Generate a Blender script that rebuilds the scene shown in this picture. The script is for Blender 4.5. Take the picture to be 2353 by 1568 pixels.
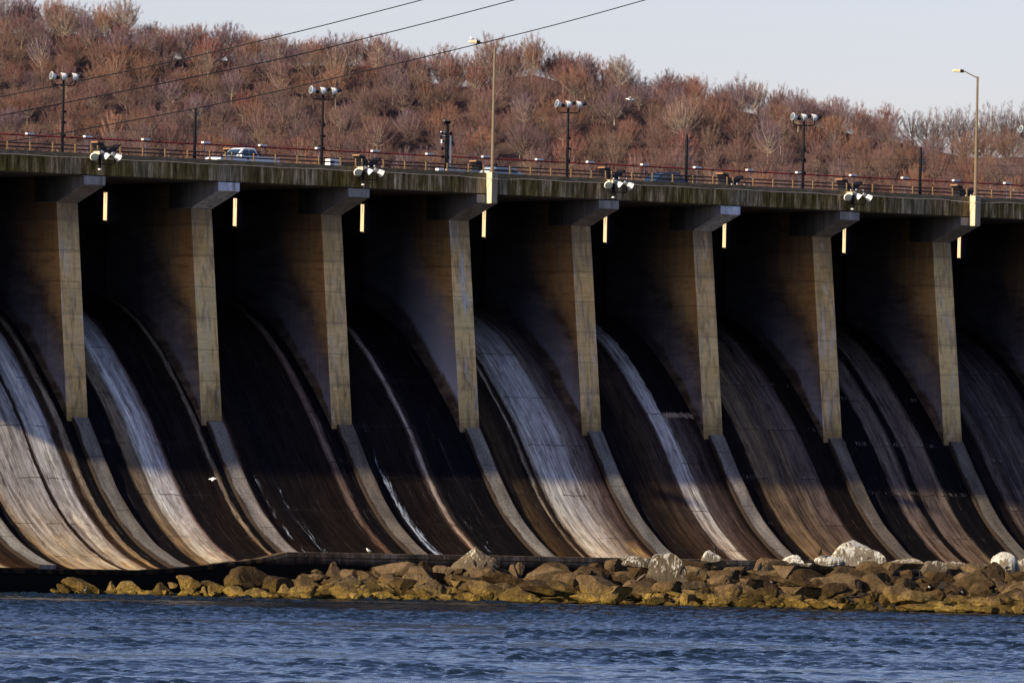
import bpy, math, random
import numpy as np
from mathutils import Vector, Matrix, noise as mnoise

# ------------------------------------------------------------------ scene, camera, light
for o in list(bpy.data.objects): bpy.data.objects.remove(o)
sc = bpy.context.scene
C = sc.collection
PXW, PXH = 2352.0, 1568.0            # the pixel frame all measurements were taken in
PHI = math.radians(51); FPX = 28000.0/math.tan(PHI); ZC = FPX/30.0
PITCH = (1200-784)/FPX; ROLL = 0.0206
F_ = np.array([math.cos(PHI)*math.cos(PITCH), math.sin(PHI)*math.cos(PITCH), math.sin(PITCH)])
R0 = np.array([math.sin(PHI), -math.cos(PHI), 0.0]); U0 = np.cross(R0, F_)
R_ = R0*math.cos(ROLL)+U0*math.sin(ROLL); U_ = U0*math.cos(ROLL)-R0*math.sin(ROLL)
F_ = F_/np.linalg.norm(F_)
CP = np.array([-ZC*math.cos(PHI), -ZC*math.sin(PHI), 6.333])
cd = bpy.data.cameras.new('camera'); cam = bpy.data.objects.new('camera', cd); C.objects.link(cam)
cd.sensor_width = 36.0; cd.lens = 36.0*FPX/PXW; cd.clip_start = 5; cd.clip_end = 20000
M = Matrix(((R_[0], U_[0], -F_[0], CP[0]), (R_[1], U_[1], -F_[1], CP[1]), (R_[2], U_[2], -F_[2], CP[2]), (0, 0, 0, 1)))
cam.matrix_world = M
sc.camera = cam
sc.render.resolution_x = 1024; sc.render.resolution_y = 682

SUN_EL = math.radians(24); SUN_H = (-0.9998, 0.018)
w = bpy.data.worlds.new('World'); sc.world = w; w.use_nodes = True
nt = w.node_tree; bg = nt.nodes['Background']
sky = nt.nodes.new('ShaderNodeTexSky'); sky.sky_type = 'NISHITA'; sky.sun_disc = False
sky.sun_elevation = SUN_EL; sky.sun_rotation = math.atan2(SUN_H[0], SUN_H[1])
sky.air_density = 1.0; sky.dust_density = 0.6; sky.ozone_density = 2.0; sky.altitude = 0
tint = nt.nodes.new('ShaderNodeMix'); tint.data_type = 'RGBA'; tint.blend_type = 'MULTIPLY'; tint.inputs[0].default_value = 1
tint.inputs[7].default_value = (.835, .745, .94, 1)
nt.links.new(sky.outputs[0], tint.inputs[6]); nt.links.new(tint.outputs[2], bg.inputs[0]); bg.inputs[1].default_value = 0.095
sl = bpy.data.lights.new('sun', 'SUN'); so = bpy.data.objects.new('sun', sl); C.objects.link(so)
sl.energy = 4.8; sl.angle = math.radians(0.7); sl.color = (1.0, 0.83, 0.58)
sd = Vector((SUN_H[0]*math.cos(SUN_EL), SUN_H[1]*math.cos(SUN_EL), math.sin(SUN_EL)))
so.rotation_euler = sd.to_track_quat('Z', 'Y').to_euler()
so.location = (-100, 30, 120)
sc.view_settings.view_transform = 'Standard'; sc.view_settings.look = 'None'
sc.view_settings.exposure = 0.75; sc.view_settings.gamma = 1.0

def at(u, v, y):
    """point where the sight line of pixel (u, v) meets the vertical plane y"""
    d = F_*FPX + R_*(u-PXW/2) + U_*(PXH/2-v)
    t = (y-CP[1])/d[1]
    return CP + d*t

# ------------------------------------------------------------------ helpers
def tag(o, label=None, cat=None, group=None, kind=None):
    if label: o['label'] = label
    if cat: o['category'] = cat
    if group: o['group'] = group
    if kind: o['kind'] = kind
    return o
def empty(name, loc=(0, 0, 0), rz=0, label=None, cat=None, group=None):
    o = bpy.data.objects.new(name, None); C.objects.link(o); o.location = loc; o.rotation_euler = (0, 0, rz)
    o.empty_display_size = 0.5
    return tag(o, label, cat, group)
def kids(o): return [c for c in bpy.data.objects if c.parent == o]
def copy_tree(o, loc=None, label=None, parent=None, children=None):
    c = o.copy(); C.objects.link(c)
    if parent: c.parent = parent
    if loc is not None: c.location = loc
    if label: c['label'] = label
    for ch in list(o.children): copy_tree(ch, parent=c)
    return c

class MB:
    def __init__(s): s.v = []; s.f = []
    def add(s, vs, fs):
        b = len(s.v); s.v += [tuple(p) for p in vs]; s.f += [tuple(b+i for i in f) for f in fs]; return s
    def box(s, x0, x1, y0, y1, z0, z1):
        vs = [(x0,y0,z0),(x1,y0,z0),(x1,y1,z0),(x0,y1,z0),(x0,y0,z1),(x1,y0,z1),(x1,y1,z1),(x0,y1,z1)]
        return s.add(vs, [(0,3,2,1),(4,5,6,7),(0,1,5,4),(1,2,6,5),(2,3,7,6),(3,0,4,7)])
    def obox(s, c, ax, ay, az):
        c = Vector(c); ax = Vector(ax); ay = Vector(ay); az = Vector(az)
        vs = [c+ax*i+ay*j+az*k for k in (-1,1) for j in (-1,1) for i in (-1,1)]
        return s.add(vs, [(0,2,3,1),(4,5,7,6),(0,1,5,4),(1,3,7,5),(3,2,6,7),(2,0,4,6)])
    def prism_x(s, prof, x0, x1):
        n = len(prof)
        vs = [(x0,y,z) for y, z in prof]+[(x1,y,z) for y, z in prof]
        fs = [tuple(range(n)), tuple(range(2*n-1, n-1, -1))]
        fs += [(i, i+n, (i+1) % n+n, (i+1) % n) for i in range(n)]
        return s.add(vs, fs)
    def tube(s, pts, rad, n=8, cap=True):
        pts = [Vector(p) for p in pts]
        if not hasattr(rad, '__len__'): rad = [rad]*len(pts)
        vs = []; prev = None
        for i, p in enumerate(pts):
            d = (pts[min(i+1, len(pts)-1)]-pts[max(i-1, 0)]).normalized()
            a = prev if prev is not None else (Vector((0, 0, 1)) if abs(d.z) < .9 else Vector((1, 0, 0)))
            a = (a-d*a.dot(d)); a = a.normalized() if a.length > 1e-6 else d.orthogonal().normalized()
            prev = a; b = d.cross(a)
            for k in range(n):
                t = 2*math.pi*k/n
                vs.append(p+(a*math.cos(t)+b*math.sin(t))*rad[i])
        fs = []
        for i in range(len(pts)-1):
            for k in range(n):
                k2 = (k+1) % n
                fs.append((i*n+k, i*n+k2, (i+1)*n+k2, (i+1)*n+k))
        if cap: fs += [tuple(range(n-1, -1, -1)), tuple((len(pts)-1)*n+k for k in range(n))]
        return s.add(vs, fs)
    def lathe(s, c, d, prof, n=16):
        """profile [(distance along d, radius)]"""
        c = Vector(c); d = Vector(d).normalized()
        return s.tube([c+d*t for t, r in prof], [max(r, .001) for t, r in prof], n)
    def build(s, name, mat=None, parent=None, smooth=False, loc=None, bevel=0):
        me = bpy.data.meshes.new(name); me.from_pydata(s.v, [], s.f); me.update()
        if mat: me.materials.append(mat)
        if smooth: me.polygons.foreach_set('use_smooth', [True]*len(me.polygons))
        o = bpy.data.objects.new(name, me); C.objects.link(o)
        if parent: o.parent = parent
        if loc is not None: o.location = loc
        if bevel:
            b = o.modifiers.new('bevel', 'BEVEL'); b.width = bevel; b.segments = 2; b.limit_method = 'ANGLE'
        return o

# ------------------------------------------------------------------ materials
class NT:
    """tiny node helper"""
    def __init__(s, name):
        s.m = bpy.data.materials.new(name); s.m.use_nodes = True; s.t = s.m.node_tree
        s.b = s.t.nodes['Principled BSDF']; s.out = s.t.nodes['Material Output']
    def n(s, t, **k):
        x = s.t.nodes.new(t)
        for a, b in k.items(): setattr(x, a, b)
        return x
    def l(s, a, b): s.t.links.new(a, b)
    def val(s, sock, v):
        if hasattr(v, 'links') or hasattr(v, 'is_output'): s.l(v, sock)
        else: sock.default_value = v
    def math(s, op, a, b=0.0, clamp=False):
        x = s.n('ShaderNodeMath', operation=op, use_clamp=clamp); s.val(x.inputs[0], a); s.val(x.inputs[1], b); return x.outputs[0]
    def mix(s, f, a, b, mode='MIX'):
        x = s.n('ShaderNodeMix', data_type='RGBA', blend_type=mode)
        s.val(x.inputs[0], f)
        for sock, v in ((x.inputs[6], a), (x.inputs[7], b)):
            if isinstance(v, tuple): sock.default_value = (*v, 1) if len(v) == 3 else v
            else: s.l(v, sock)
        return x.outputs[2]
    def obj(s):
        return s.n('ShaderNodeTexCoord').outputs['Object']
    def uv(s): return s.n('ShaderNodeTexCoord').outputs['UV']
    def geo(s): return s.n('ShaderNodeNewGeometry')
    def map(s, v, scale=(1, 1, 1), loc=(0, 0, 0), rot=(0, 0, 0)):
        x = s.n('ShaderNodeMapping'); s.l(v, x.inputs[0]); x.inputs[1].default_value = loc; x.inputs[2].default_value = rot; x.inputs[3].default_value = scale
        return x.outputs[0]
    def noise(s, v, scale=1.0, detail=4, rough=.55, dist=0.0):
        x = s.n('ShaderNodeTexNoise'); s.l(v, x.inputs['Vector']); x.inputs['Scale'].default_value = scale
        x.inputs['Detail'].default_value = detail; x.inputs['Roughness'].default_value = rough; x.inputs['Distortion'].default_value = dist
        return x.outputs[0]
    def ramp(s, f, stops, interp='LINEAR'):
        x = s.n('ShaderNodeValToRGB'); cr = x.color_ramp; cr.interpolation = interp
        stops = sorted(stops, key=lambda a: a[0])
        for i, (p, c) in enumerate(stops):
            if not hasattr(c, '__len__'): c = (c, c, c)
            e = cr.elements[i] if i < 2 else cr.elements.new(p)
            e.position = p; e.color = (*c, 1)
        s.l(f, x.inputs[0]); return x.outputs[0]
    def sep(s, v):
        x = s.n('ShaderNodeSeparateXYZ'); s.l(v, x.inputs[0]); return x.outputs
    def comb(s, a, b, c=0.0):
        x = s.n('ShaderNodeCombineXYZ'); s.val(x.inputs[0], a); s.val(x.inputs[1], b); s.val(x.inputs[2], c); return x.outputs[0]
    def bump(s, h, strength=.3, dist=.1):
        x = s.n('ShaderNodeBump'); s.l(h, x.inputs['Height']); x.inputs['Strength'].default_value = strength; x.inputs['Distance'].default_value = dist
        s.l(x.outputs[0], s.b.inputs['Normal']); return x
    def fin(s, col=None, rough=.8, metal=0.0, spec=.3):
        if col is not None:
            if isinstance(col, tuple): s.b.inputs['Base Color'].default_value = (*col, 1)
            else: s.l(col, s.b.inputs['Base Color'])
        s.b.inputs['Roughness'].default_value = rough; s.b.inputs['Metallic'].default_value = metal
        s.b.inputs['Specular IOR Level'].default_value = spec
        return s.m

def plain(name, col, rough=.6, metal=0.0, var=.25, sc_=3.0, spec=.3):
    t = NT(name); v = t.obj(); n = t.noise(v, sc_, 5, .6)
    a = tuple(c*(1-var) for c in col); b = tuple(min(1, c*(1+var)) for c in col)
    return t.fin(t.ramp(n, [(.3, a), (.7, b)]), rough, metal, spec)

M_dark = plain('dark_iron', (.007, .007, .009), .6, spec=.12)
M_white = plain('white_enamel', (.82, .82, .80), .35, var=.06)
M_cream = plain('cream_paint', (.75, .62, .38), .6, var=.12)
M_tanpost = plain('galvanised_tan_post', (.48, .30, .11), .6, var=.3)
M_rail = plain('dark_rail_pipe', (.035, .022, .018), .5)
M_red = plain('rust_red_pipe', (.20, .022, .018), .5, var=.3)
M_pole = plain('bronze_pole', (.15, .115, .072), .6, var=.15)
M_glass = plain('reflector_glass', (.12, .14, .14), .3, var=.5, spec=.4)
M_black = plain('black_paint', (.008, .008, .010), .5)
M_cable = plain('cable_jacket', (.05, .045, .035), .6)
M_cablew = plain('pale_cable', (.42, .38, .33), .6)
M_truck = plain('white_car_paint', (.80, .80, .82), .25, var=.03, spec=.5)
M_silver = plain('silver_car_paint', (.45, .52, .58), .25, var=.03, spec=.5)
M_blue = plain('blue_car_paint', (.03, .07, .16), .25, var=.05, spec=.5)
M_win = plain('car_window_glass', (.015, .04, .07), .08, var=.1, spec=.8)
M_tyre = plain('tyre_rubber', (.015, .015, .015), .8)
M_red_l = plain('tail_lamp_plastic', (.45, .02, .02), .3)
M_asph = plain('asphalt', (.05, .05, .052), .9)
M_galv = plain('galvanised_metal', (.30, .31, .32), .45, metal=.3)

# ------------------------------------------------------------------ water, ground, reservoir
WATER_Z = 0.55
def sheet(name, pts, mat, **k):
    return MB().add(pts, [tuple(range(len(pts)))]).build(name, mat, **k)
t = NT('river_water'); g = t.geo()
pos = t.map(g.outputs['Position'], rot=(0, 0, math.pi/2-PHI))      # x across the river, y up-river
n2 = t.noise(t.map(pos, (3.0, 1.2, 1), (7, 3, 0)), 1.0, 4, .6, .2)
t.bump(n2, .8, .12)
M_water = t.fin((.008, .017, .030), .10, spec=.20)
M_water.node_tree.nodes['Principled BSDF'].inputs['Specular Tint'].default_value = (.56, .68, .74, 1)
lat_ = np.unique(np.concatenate([np.array([-3000, -1200, -500, -200, -110, -85]), np.arange(-45, 45, .22), np.arange(-72, -45, .4), np.arange(45, 72, .4), np.array([85, 110, 200, 500, 1200, 3000])]))
dep_ = np.unique(np.concatenate([np.array([-2500, -800, 0, 150, 250]), np.arange(325, 790, .36), np.array([800, 860, 950, 1100, 1500])]))
LL, DDp = np.meshgrid(lat_, dep_)
rg = np.random.default_rng(5); Hh = np.zeros_like(LL)
def gnoise(sx, sy, seed):
    """smooth value noise on the water grid"""
    g_ = np.random.default_rng(seed).normal(0, 1, (64, 64)); a = (LL*sx) % 63; b = (DDp*sy) % 63
    i0 = np.floor(a).astype(int); j0 = np.floor(b).astype(int); fa = a-i0; fb = b-j0; fa = fa*fa*(3-2*fa); fb = fb*fb*(3-2*fb)
    return (g_[j0, i0]*(1-fa)+g_[j0, i0+1]*fa)*(1-fb)+(g_[j0+1, i0]*(1-fa)+g_[j0+1, i0+1]*fa)*fb
for q in range(70):
    wl = .62+1.0*rg.random()**1.5; k_ = 2*math.pi/wl; a = rg.normal(0, .42)
    Hh += .0072*wl*np.sin(k_*(DDp*math.cos(a)+LL*math.sin(a))+rg.random()*6.28+1.2*gnoise(.05, .03, 200+q % 7))
grp = .95+.60*gnoise(.030, .060, 9)+.45*gnoise(.11, .16, 10)
Hh *= np.clip(grp, .25, 2.3)
edge = np.clip((70-np.abs(LL))/4, 0, 1)*np.clip((DDp-320)/6, 0, 1)*np.clip((798-DDp)/30, 0, 1)
Hh *= edge
X_ = CP[0]+R0[0]*LL+math.cos(PHI)*DDp; Y_ = CP[1]+R0[1]*LL+math.sin(PHI)*DDp
V_ = np.stack([X_, Y_, WATER_Z+Hh], -1).reshape(-1, 3)
nr, ncol = LL.shape; a = (np.arange(nr-1)[:, None]*ncol+np.arange(ncol-1)[None]).reshape(-1)
Q_ = np.stack([a, a+1, a+ncol+1, a+ncol], 1).astype(np.int32)
cen = V_[Q_].mean(1); Q_ = Q_[cen[:, 1] < 12.5]
me = bpy.data.meshes.new('river_water'); me.vertices.add(len(V_)); me.vertices.foreach_set('co', V_.reshape(-1).astype(np.float32))
me.loops.add(len(Q_)*4); me.loops.foreach_set('vertex_index', Q_.reshape(-1)); me.polygons.add(len(Q_)); me.polygons.foreach_set('loop_start', np.arange(0, len(Q_)*4, 4, dtype=np.int32))
me.polygons.foreach_set('use_smooth', [True]*len(Q_)); me.update(); me.materials.append(M_water)
o = bpy.data.objects.new('river_water', me); C.objects.link(o); tag(o, kind='structure')
tag(sheet('reservoir_water', [(-2500, 15.3, 27.5), (2500, 15.3, 27.5), (2500, 1500, 27.5), (-2500, 1500, 27.5)], M_water), kind='structure')

# ------------------------------------------------------------------ the dam
XS = {0: -39.04, 1: -26.52, 2: -14.14, 3: -1.73, 4: 10.38, 5: 22.68, 6: 35.01, 7: 47.67}
for k in (8, 9, 10, 11): XS[k] = XS[k-1]+12.38
for k in (-1, -2, -3, -4): XS[k] = XS[k+1]-12.40
PROF = [(-13, 2.2), (-12, 2.3), (-10.6, 2.55), (-9.2, 3.06), (-7.5, 3.78), (-6, 4.65), (-3.8, 6.3), (-2.1, 8.05), (-.5, 10.2), (1.6, 13.3), (3.3, 15.35), (5, 17.2), (6.7, 18.95), (9, 20.85), (12, 22.5), (14.4, 23.2), (16, 23.3)]
PY = np.array([p[0] for p in PROF]); PZ = np.array([p[1] for p in PROF])
YY = np.linspace(-13, 16, 90)
ZZ = np.interp(YY, PY, PZ)
for _ in range(3): ZZ[1:-1] = (ZZ[:-2]+2*ZZ[1:-1]+ZZ[2:])/4
def ogee(y): return float(np.interp(y, YY, ZZ))
SS = np.concatenate([[0], np.cumsum(np.hypot(np.diff(YY), np.diff(ZZ)))])

dam = empty('dam', (0, 0, 0), 0, 'long concrete dam with tall piers, curved streaked spillway bays and a roadway on top', 'dam')

# -- pier concrete: board-marked tan concrete, damp and limed near the overflow line
def concrete_pier(name, seed, tint=1.0, lime=.3, damp=.5):
    t = NT(name); P = t.obj(); x, y, z = t.sep(P)[0:3]
    o = (seed*3.7, seed*5.1, seed*2.3)
    front = t.math('GREATER_THAN', t.math('MULTIPLY', t.sep(t.geo().outputs['True Normal'])[1], -1.0), .5)
    side_ = t.math('SUBTRACT', 1.0, front)
    big = t.noise(t.map(P, (.25, .25, .12), o), 1, 4, .6)
    base = t.ramp(big, [(.3, (.92*tint, .56*tint, .21*tint)), (.7, (min(1, 1.06*tint), .74*tint, .34*tint))])
    # pours: horizontal bands about 2.2 m high, each a little different
    pour = t.n('ShaderNodeTexWhiteNoise', noise_dimensions='1D')
    t.l(t.math('FLOOR', t.math('DIVIDE', t.math('ADD', z, t.math('MULTIPLY', big, .35)), 2.35)), pour.inputs['W'])
    base = t.mix(1.0, base, t.ramp(pour.outputs[0], [(0, .55), (1, 1.18)]), 'MULTIPLY')
    fr = t.math('FRACT', t.math('DIVIDE', z, 2.35)); line = t.math('LESS_THAN', fr, .03)
    boards = t.noise(t.map(P, (.5, .5, 7.0), o), 1, 4, .7)
    base = t.mix(1.0, base, t.ramp(boards, [(.30, .78), (.5, 1.0), (.75, 1.1)]), 'MULTIPLY')
    base = t.mix(t.math('MULTIPLY', line, .45), base, (.10, .075, .05))
    # vertical runs: pale lime on the front, brown and green down the arris
    runs = t.noise(t.map(P, (2.6, 2.6, .09), o), 1, 4, .6)
    patch = t.noise(t.map(P, (.9, .9, .16), (o[1], o[0], o[2])), 1, 3, .5)
    lm = t.math('MULTIPLY', t.ramp(t.math('MULTIPLY', t.math('ADD', runs, patch), .5), [(.52, 0), (.60, 1)]), front)
    base = t.mix(t.math('MULTIPLY', lm, lime), base, (.72, .68, .62))
    stains = t.noise(t.map(P, (2.6, 2.6, .35), (o[2], o[1], 4)), 1, 4, .65)
    sfac = t.math('SUBTRACT', 1.0, t.math('MULTIPLY', side_, .72))
    base = t.mix(t.math('MULTIPLY', t.ramp(stains, [(.50, 0), (.64, .55)]), sfac), base, (.22, .145, .075))
    soot = t.noise(t.map(P, (1.1, 1.1, .28), (o[1], 7, o[0])), 1, 6, .72, .5)
    base = t.mix(t.math('MULTIPLY', t.ramp(soot, [(.54, 0), (.62, .45)]), sfac), base, (.22, .165, .11))
    topd = t.math('ADD', t.math('DIVIDE', t.math('SUBTRACT', z, 25.5), 6.0), t.math('MULTIPLY', t.math('SUBTRACT', runs, .5), 1.2))
    base = t.mix(t.ramp(topd, [(.15, 0), (.75, .72)]), base, (.17, .145, .115))  # pier top darkened in colour, standing for the deck's shade
    botd = t.math('ADD', t.math('DIVIDE', t.math('SUBTRACT', 17.2, z), 5.0), t.math('MULTIPLY', t.math('SUBTRACT', soot, .5), 2.2))
    base = t.mix(t.ramp(botd, [(.0, 0), (.7, .74)]), base, t.ramp(stains, [(.35, (.20, .145, .06)), (.6, (.10, .075, .055))]))
    pale = t.ramp(t.noise(t.map(P, (1.4, 1.4, .5), (4, o[2], 2)), 1, 5, .7), [(.58, 0), (.70, .6)])
    base = t.mix(t.math('MULTIPLY', pale, front), base, (.80, .68, .50))
    smear = t.noise(t.map(P, (.55, .55, 2.4), (o[0], 3, o[2])), 1, 7, .72, .4)
    base = t.mix(t.math('MULTIPLY', t.ramp(smear, [(.50, 0), (.66, .6)]), t.math('ADD', .35, t.math('MULTIPLY', side_, .45))), base, (.15, .10, .06))
    edge_n = t.noise(t.map(P, (5, 5, .5), o), 1, 4, .7)
    gz = t.math('MULTIPLY', t.ramp(t.math('DIVIDE', t.math('SUBTRACT', 21.0, z), 9.0), [(0, 0), (1, 1)]), t.ramp(stains, [(.35, .9), (.6, .1)]))
    base = t.mix(t.math('MULTIPLY', gz, .6), base, (.24, .17, .025))
    base = t.mix(side_, base, (.40, .345, .31), 'MULTIPLY')  # shade of the bays put into the side faces' colour
    # side faces: damp zone along the water's path over the crest
    og = t.n('ShaderNodeFloatCurve'); cm = og.mapping.curves[0]
    ys = [-2, 1, 3.5, 6, 9, 12, 16]
    zs = [ogee(a) for a in ys]
    yy = t.math('DIVIDE', t.math('ADD', y, 2.0), 18.0)
    t.l(yy, og.inputs['Value'])
    pts = cm.points
    while len(pts) < len(ys): pts.new(.5, .5)
    for i, (a, b) in enumerate(zip(ys, zs)): pts[i].location = ((a+2)/18.0, b/32.0)
    og.mapping.update()
    above = t.math('SUBTRACT', z, t.math('MULTIPLY', og.outputs[0], 32.0))
    wob = t.math('MULTIPLY', t.math('SUBTRACT', t.noise(t.map(P, (.35, .35, .22), o), 1, 5, .6), .5), 7.0)
    dd = t.math('ADD', above, wob)
    side = t.math('SUBTRACT', 1.0, front)
    wetm = t.math('MULTIPLY', t.ramp(t.math('DIVIDE', dd, 12.0), [(0, 1), (.42, .9), (.62, 0)]), side)
    blotch = t.noise(t.map(P, (.30, .30, 1.0), (9, o[0], 1)), 1, 7, .72, .5)
    wetc = t.ramp(blotch, [(.44, (.008, .007, .010)), (.50, (.045*tint, .040*tint, .042*tint)), (.60, (.11, .085, .065)), (.72, (.20, .145, .09))])
    base = t.mix(t.math('MULTIPLY', wetm, damp), base, wetc)
    # narrow limed band hugging the surface of the spillway
    lb = t.math('MULTIPLY', t.ramp(t.math('DIVIDE', t.math('ADD', above, t.math('MULTIPLY', wob, .35)), 15.0 if lime > .8 else 9.5), [(.10, .0), (.14, 1), (.36, .5), (.55, 0)]), side)
    base = t.mix(t.math('MULTIPLY', lb, t.ramp(runs, [(.3, .35*lime*2.6), (.6, .8*min(1, lime*2.2))])), base, (.40, .41, .48) if lime > .8 else (.22, .225, .27))
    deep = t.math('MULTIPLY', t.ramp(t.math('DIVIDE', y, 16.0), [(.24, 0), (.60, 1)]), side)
    base = t.mix(t.math('MULTIPLY', deep, .9), base, t.ramp(blotch, [(.3, (.012, .013, .018)), (.7, (.035, .036, .045))]))  # painted shade: sides fade to near-black going back under the deck
    base = t.mix(t.math('GREATER_THAN', y, 13.96), base, t.mix(1.0, (.60, .47, .32), t.ramp(stains, [(.3, .8), (.7, 1.1)]), 'MULTIPLY'))
    t.bump(t.math('ADD', boards, t.math('MULTIPLY', stains, .6)), .35, .05)
    return t.fin(base, .9, spec=.15)

def concrete_parapet():
    t = NT('mossy_concrete'); P = t.obj(); x, y, z = t.sep(P)[0:3]
    big = t.noise(t.map(P, (.22, .22, .10)), 1, 3, .5)
    st = t.noise(t.map(P, (3.0, 3.0, .30), (3, 1, 0)), 1, 5, .72)
    fine = t.noise(t.map(P, (6, 6, .8)), 1, 4, .7)
    c = t.ramp(st, [(.34, (.065, .046, .016)), (.46, (.17, .12, .048)), (.54, (.33, .235, .115)), (.62, (.80, .60, .35))])
    moss = t.ramp(t.math('MULTIPLY', t.math('ADD', big, t.noise(t.map(P, (.9, .9, .5), (8, 8, 8)), 1, 4, .6)), .5), [(.43, 0), (.56, 1)])
    c = t.mix(t.math('MULTIPLY', moss, .8), c, t.ramp(st, [(.4, (.050, .040, .007)), (.62, (.21, .165, .026))]))
    c = t.mix(1.0, c, t.ramp(fine, [(.3, .6), (.7, 1.3)]), 'MULTIPLY')
    fr = t.math('FRACT', t.math('DIVIDE', x, 1.55)); j = t.math('LESS_THAN', fr, .016)
    c = t.mix(t.math('MULTIPLY', j, .6), c, (.02, .018, .012))
    # broader pale panels
    pf = t.noise(t.map(P, (.16, .16, .0), (2, 0, 0)), 1, 2, .5)
    c = t.mix(t.math('MULTIPLY', t.ramp(pf, [(.5, 0), (.6, .6)]), t.ramp(st, [(.42, .2), (.58, 1)])), c, (.34, .29, .22))
    t.bump(t.math('ADD', st, fine), .3, .03)
    return t.fin(c, .92, spec=.1)
M_parapet = concrete_parapet()
t = NT('coping_concrete'); P = t.obj(); st = t.noise(t.map(P, (1.2, 3, 3)), 1, 5, .65)
M_coping = t.fin(t.ramp(st, [(.3, (.11, .085, .04)), (.55, (.21, .165, .09)), (.75, (.38, .30, .19))]), .9)
def bracket_mat(name, a, b, seed):
    t = NT(name); P = t.obj(); s1 = t.noise(t.map(P, (1.6, 1.6, .15), (seed, seed, 0)), 1, 4, .6); s2 = t.noise(t.map(P, (5, 5, 2)), 1, 4, .6)
    c = t.ramp(s1, [(.38, a), (.6, b)])
    c = t.mix(1.0, c, t.ramp(s2, [(.3, .8), (.7, 1.15)]), 'MULTIPLY')
    st = t.noise(t.map(P, (2.2, 2.2, .1), (seed*3, 1, 0)), 1, 3, .5)
    c = t.mix(t.ramp(st, [(.60, 0), (.66, .65)]), c, (.20, .15, .09))
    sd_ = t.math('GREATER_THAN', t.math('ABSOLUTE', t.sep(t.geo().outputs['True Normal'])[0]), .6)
    c = t.mix(t.math('MULTIPLY', sd_, .8), c, t.ramp(s1, [(.3, (.03, .033, .04)), (.7, (.10, .105, .115))]))  # bracket sides coloured darker to stand for shade
    deep_shade = t.math('MULTIPLY', sd_, t.ramp(t.math('DIVIDE', t.math('ADD', t.sep(P)[1], t.math('MULTIPLY', s2, 1.6)), 7.0), [(.30, 0), (.85, .93)]))
    c = t.mix(deep_shade, c, (.012, .012, .016))  # painted shade, blackening the bracket sides towards the back
    return t.fin(c, .9, spec=.15)

# -- spillway bays: colours across each bay, metres from the right face of the pier on its left
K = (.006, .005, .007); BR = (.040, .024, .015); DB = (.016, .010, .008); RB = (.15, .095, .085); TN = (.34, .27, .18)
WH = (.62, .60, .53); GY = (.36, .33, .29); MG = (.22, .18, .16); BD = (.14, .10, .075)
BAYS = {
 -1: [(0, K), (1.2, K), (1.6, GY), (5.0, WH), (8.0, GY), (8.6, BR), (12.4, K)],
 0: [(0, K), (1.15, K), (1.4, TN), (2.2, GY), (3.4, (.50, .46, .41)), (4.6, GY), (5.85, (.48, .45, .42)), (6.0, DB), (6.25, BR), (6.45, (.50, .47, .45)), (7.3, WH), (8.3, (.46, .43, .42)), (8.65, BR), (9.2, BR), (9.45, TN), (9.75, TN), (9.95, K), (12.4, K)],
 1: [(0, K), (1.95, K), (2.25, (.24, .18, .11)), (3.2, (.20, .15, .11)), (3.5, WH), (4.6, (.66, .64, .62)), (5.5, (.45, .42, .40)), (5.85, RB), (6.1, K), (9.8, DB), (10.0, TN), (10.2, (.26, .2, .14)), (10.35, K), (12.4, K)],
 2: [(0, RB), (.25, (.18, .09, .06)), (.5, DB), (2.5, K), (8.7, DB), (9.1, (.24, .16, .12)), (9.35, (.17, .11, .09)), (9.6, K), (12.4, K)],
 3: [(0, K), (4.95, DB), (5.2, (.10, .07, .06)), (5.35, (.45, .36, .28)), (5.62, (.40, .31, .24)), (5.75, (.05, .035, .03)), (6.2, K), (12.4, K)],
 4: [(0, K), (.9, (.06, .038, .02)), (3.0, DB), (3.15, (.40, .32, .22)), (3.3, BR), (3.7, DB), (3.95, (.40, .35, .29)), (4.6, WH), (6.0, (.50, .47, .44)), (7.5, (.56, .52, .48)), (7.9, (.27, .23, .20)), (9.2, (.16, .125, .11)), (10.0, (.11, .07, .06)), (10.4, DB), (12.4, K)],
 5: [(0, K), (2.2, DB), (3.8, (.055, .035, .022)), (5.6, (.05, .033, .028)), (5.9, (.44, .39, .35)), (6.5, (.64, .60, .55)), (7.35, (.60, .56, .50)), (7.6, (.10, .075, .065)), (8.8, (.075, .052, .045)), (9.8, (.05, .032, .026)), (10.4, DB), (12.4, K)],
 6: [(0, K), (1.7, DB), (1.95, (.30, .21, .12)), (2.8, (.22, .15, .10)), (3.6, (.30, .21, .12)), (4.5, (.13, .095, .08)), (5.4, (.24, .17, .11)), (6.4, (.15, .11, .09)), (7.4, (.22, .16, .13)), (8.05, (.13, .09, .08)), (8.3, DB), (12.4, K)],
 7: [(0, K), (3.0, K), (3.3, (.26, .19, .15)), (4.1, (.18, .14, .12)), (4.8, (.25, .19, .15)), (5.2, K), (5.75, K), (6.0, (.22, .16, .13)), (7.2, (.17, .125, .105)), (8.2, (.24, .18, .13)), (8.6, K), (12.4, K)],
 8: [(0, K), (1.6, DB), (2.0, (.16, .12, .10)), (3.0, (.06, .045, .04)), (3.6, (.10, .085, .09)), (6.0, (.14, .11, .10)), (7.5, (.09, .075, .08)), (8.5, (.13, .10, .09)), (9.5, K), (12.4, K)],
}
RIDGE_C = {-1: (.44, .41, .36), 0: (.30, .27, .23), 1: (.42, .37, .32), 2: (.24, .20, .155), 3: (.40, .36, .30), 4: (.30, .28, .245), 5: (.32, .28, .24), 6: (.24, .20, .16), 7: (.22, .19, .15)}

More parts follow.
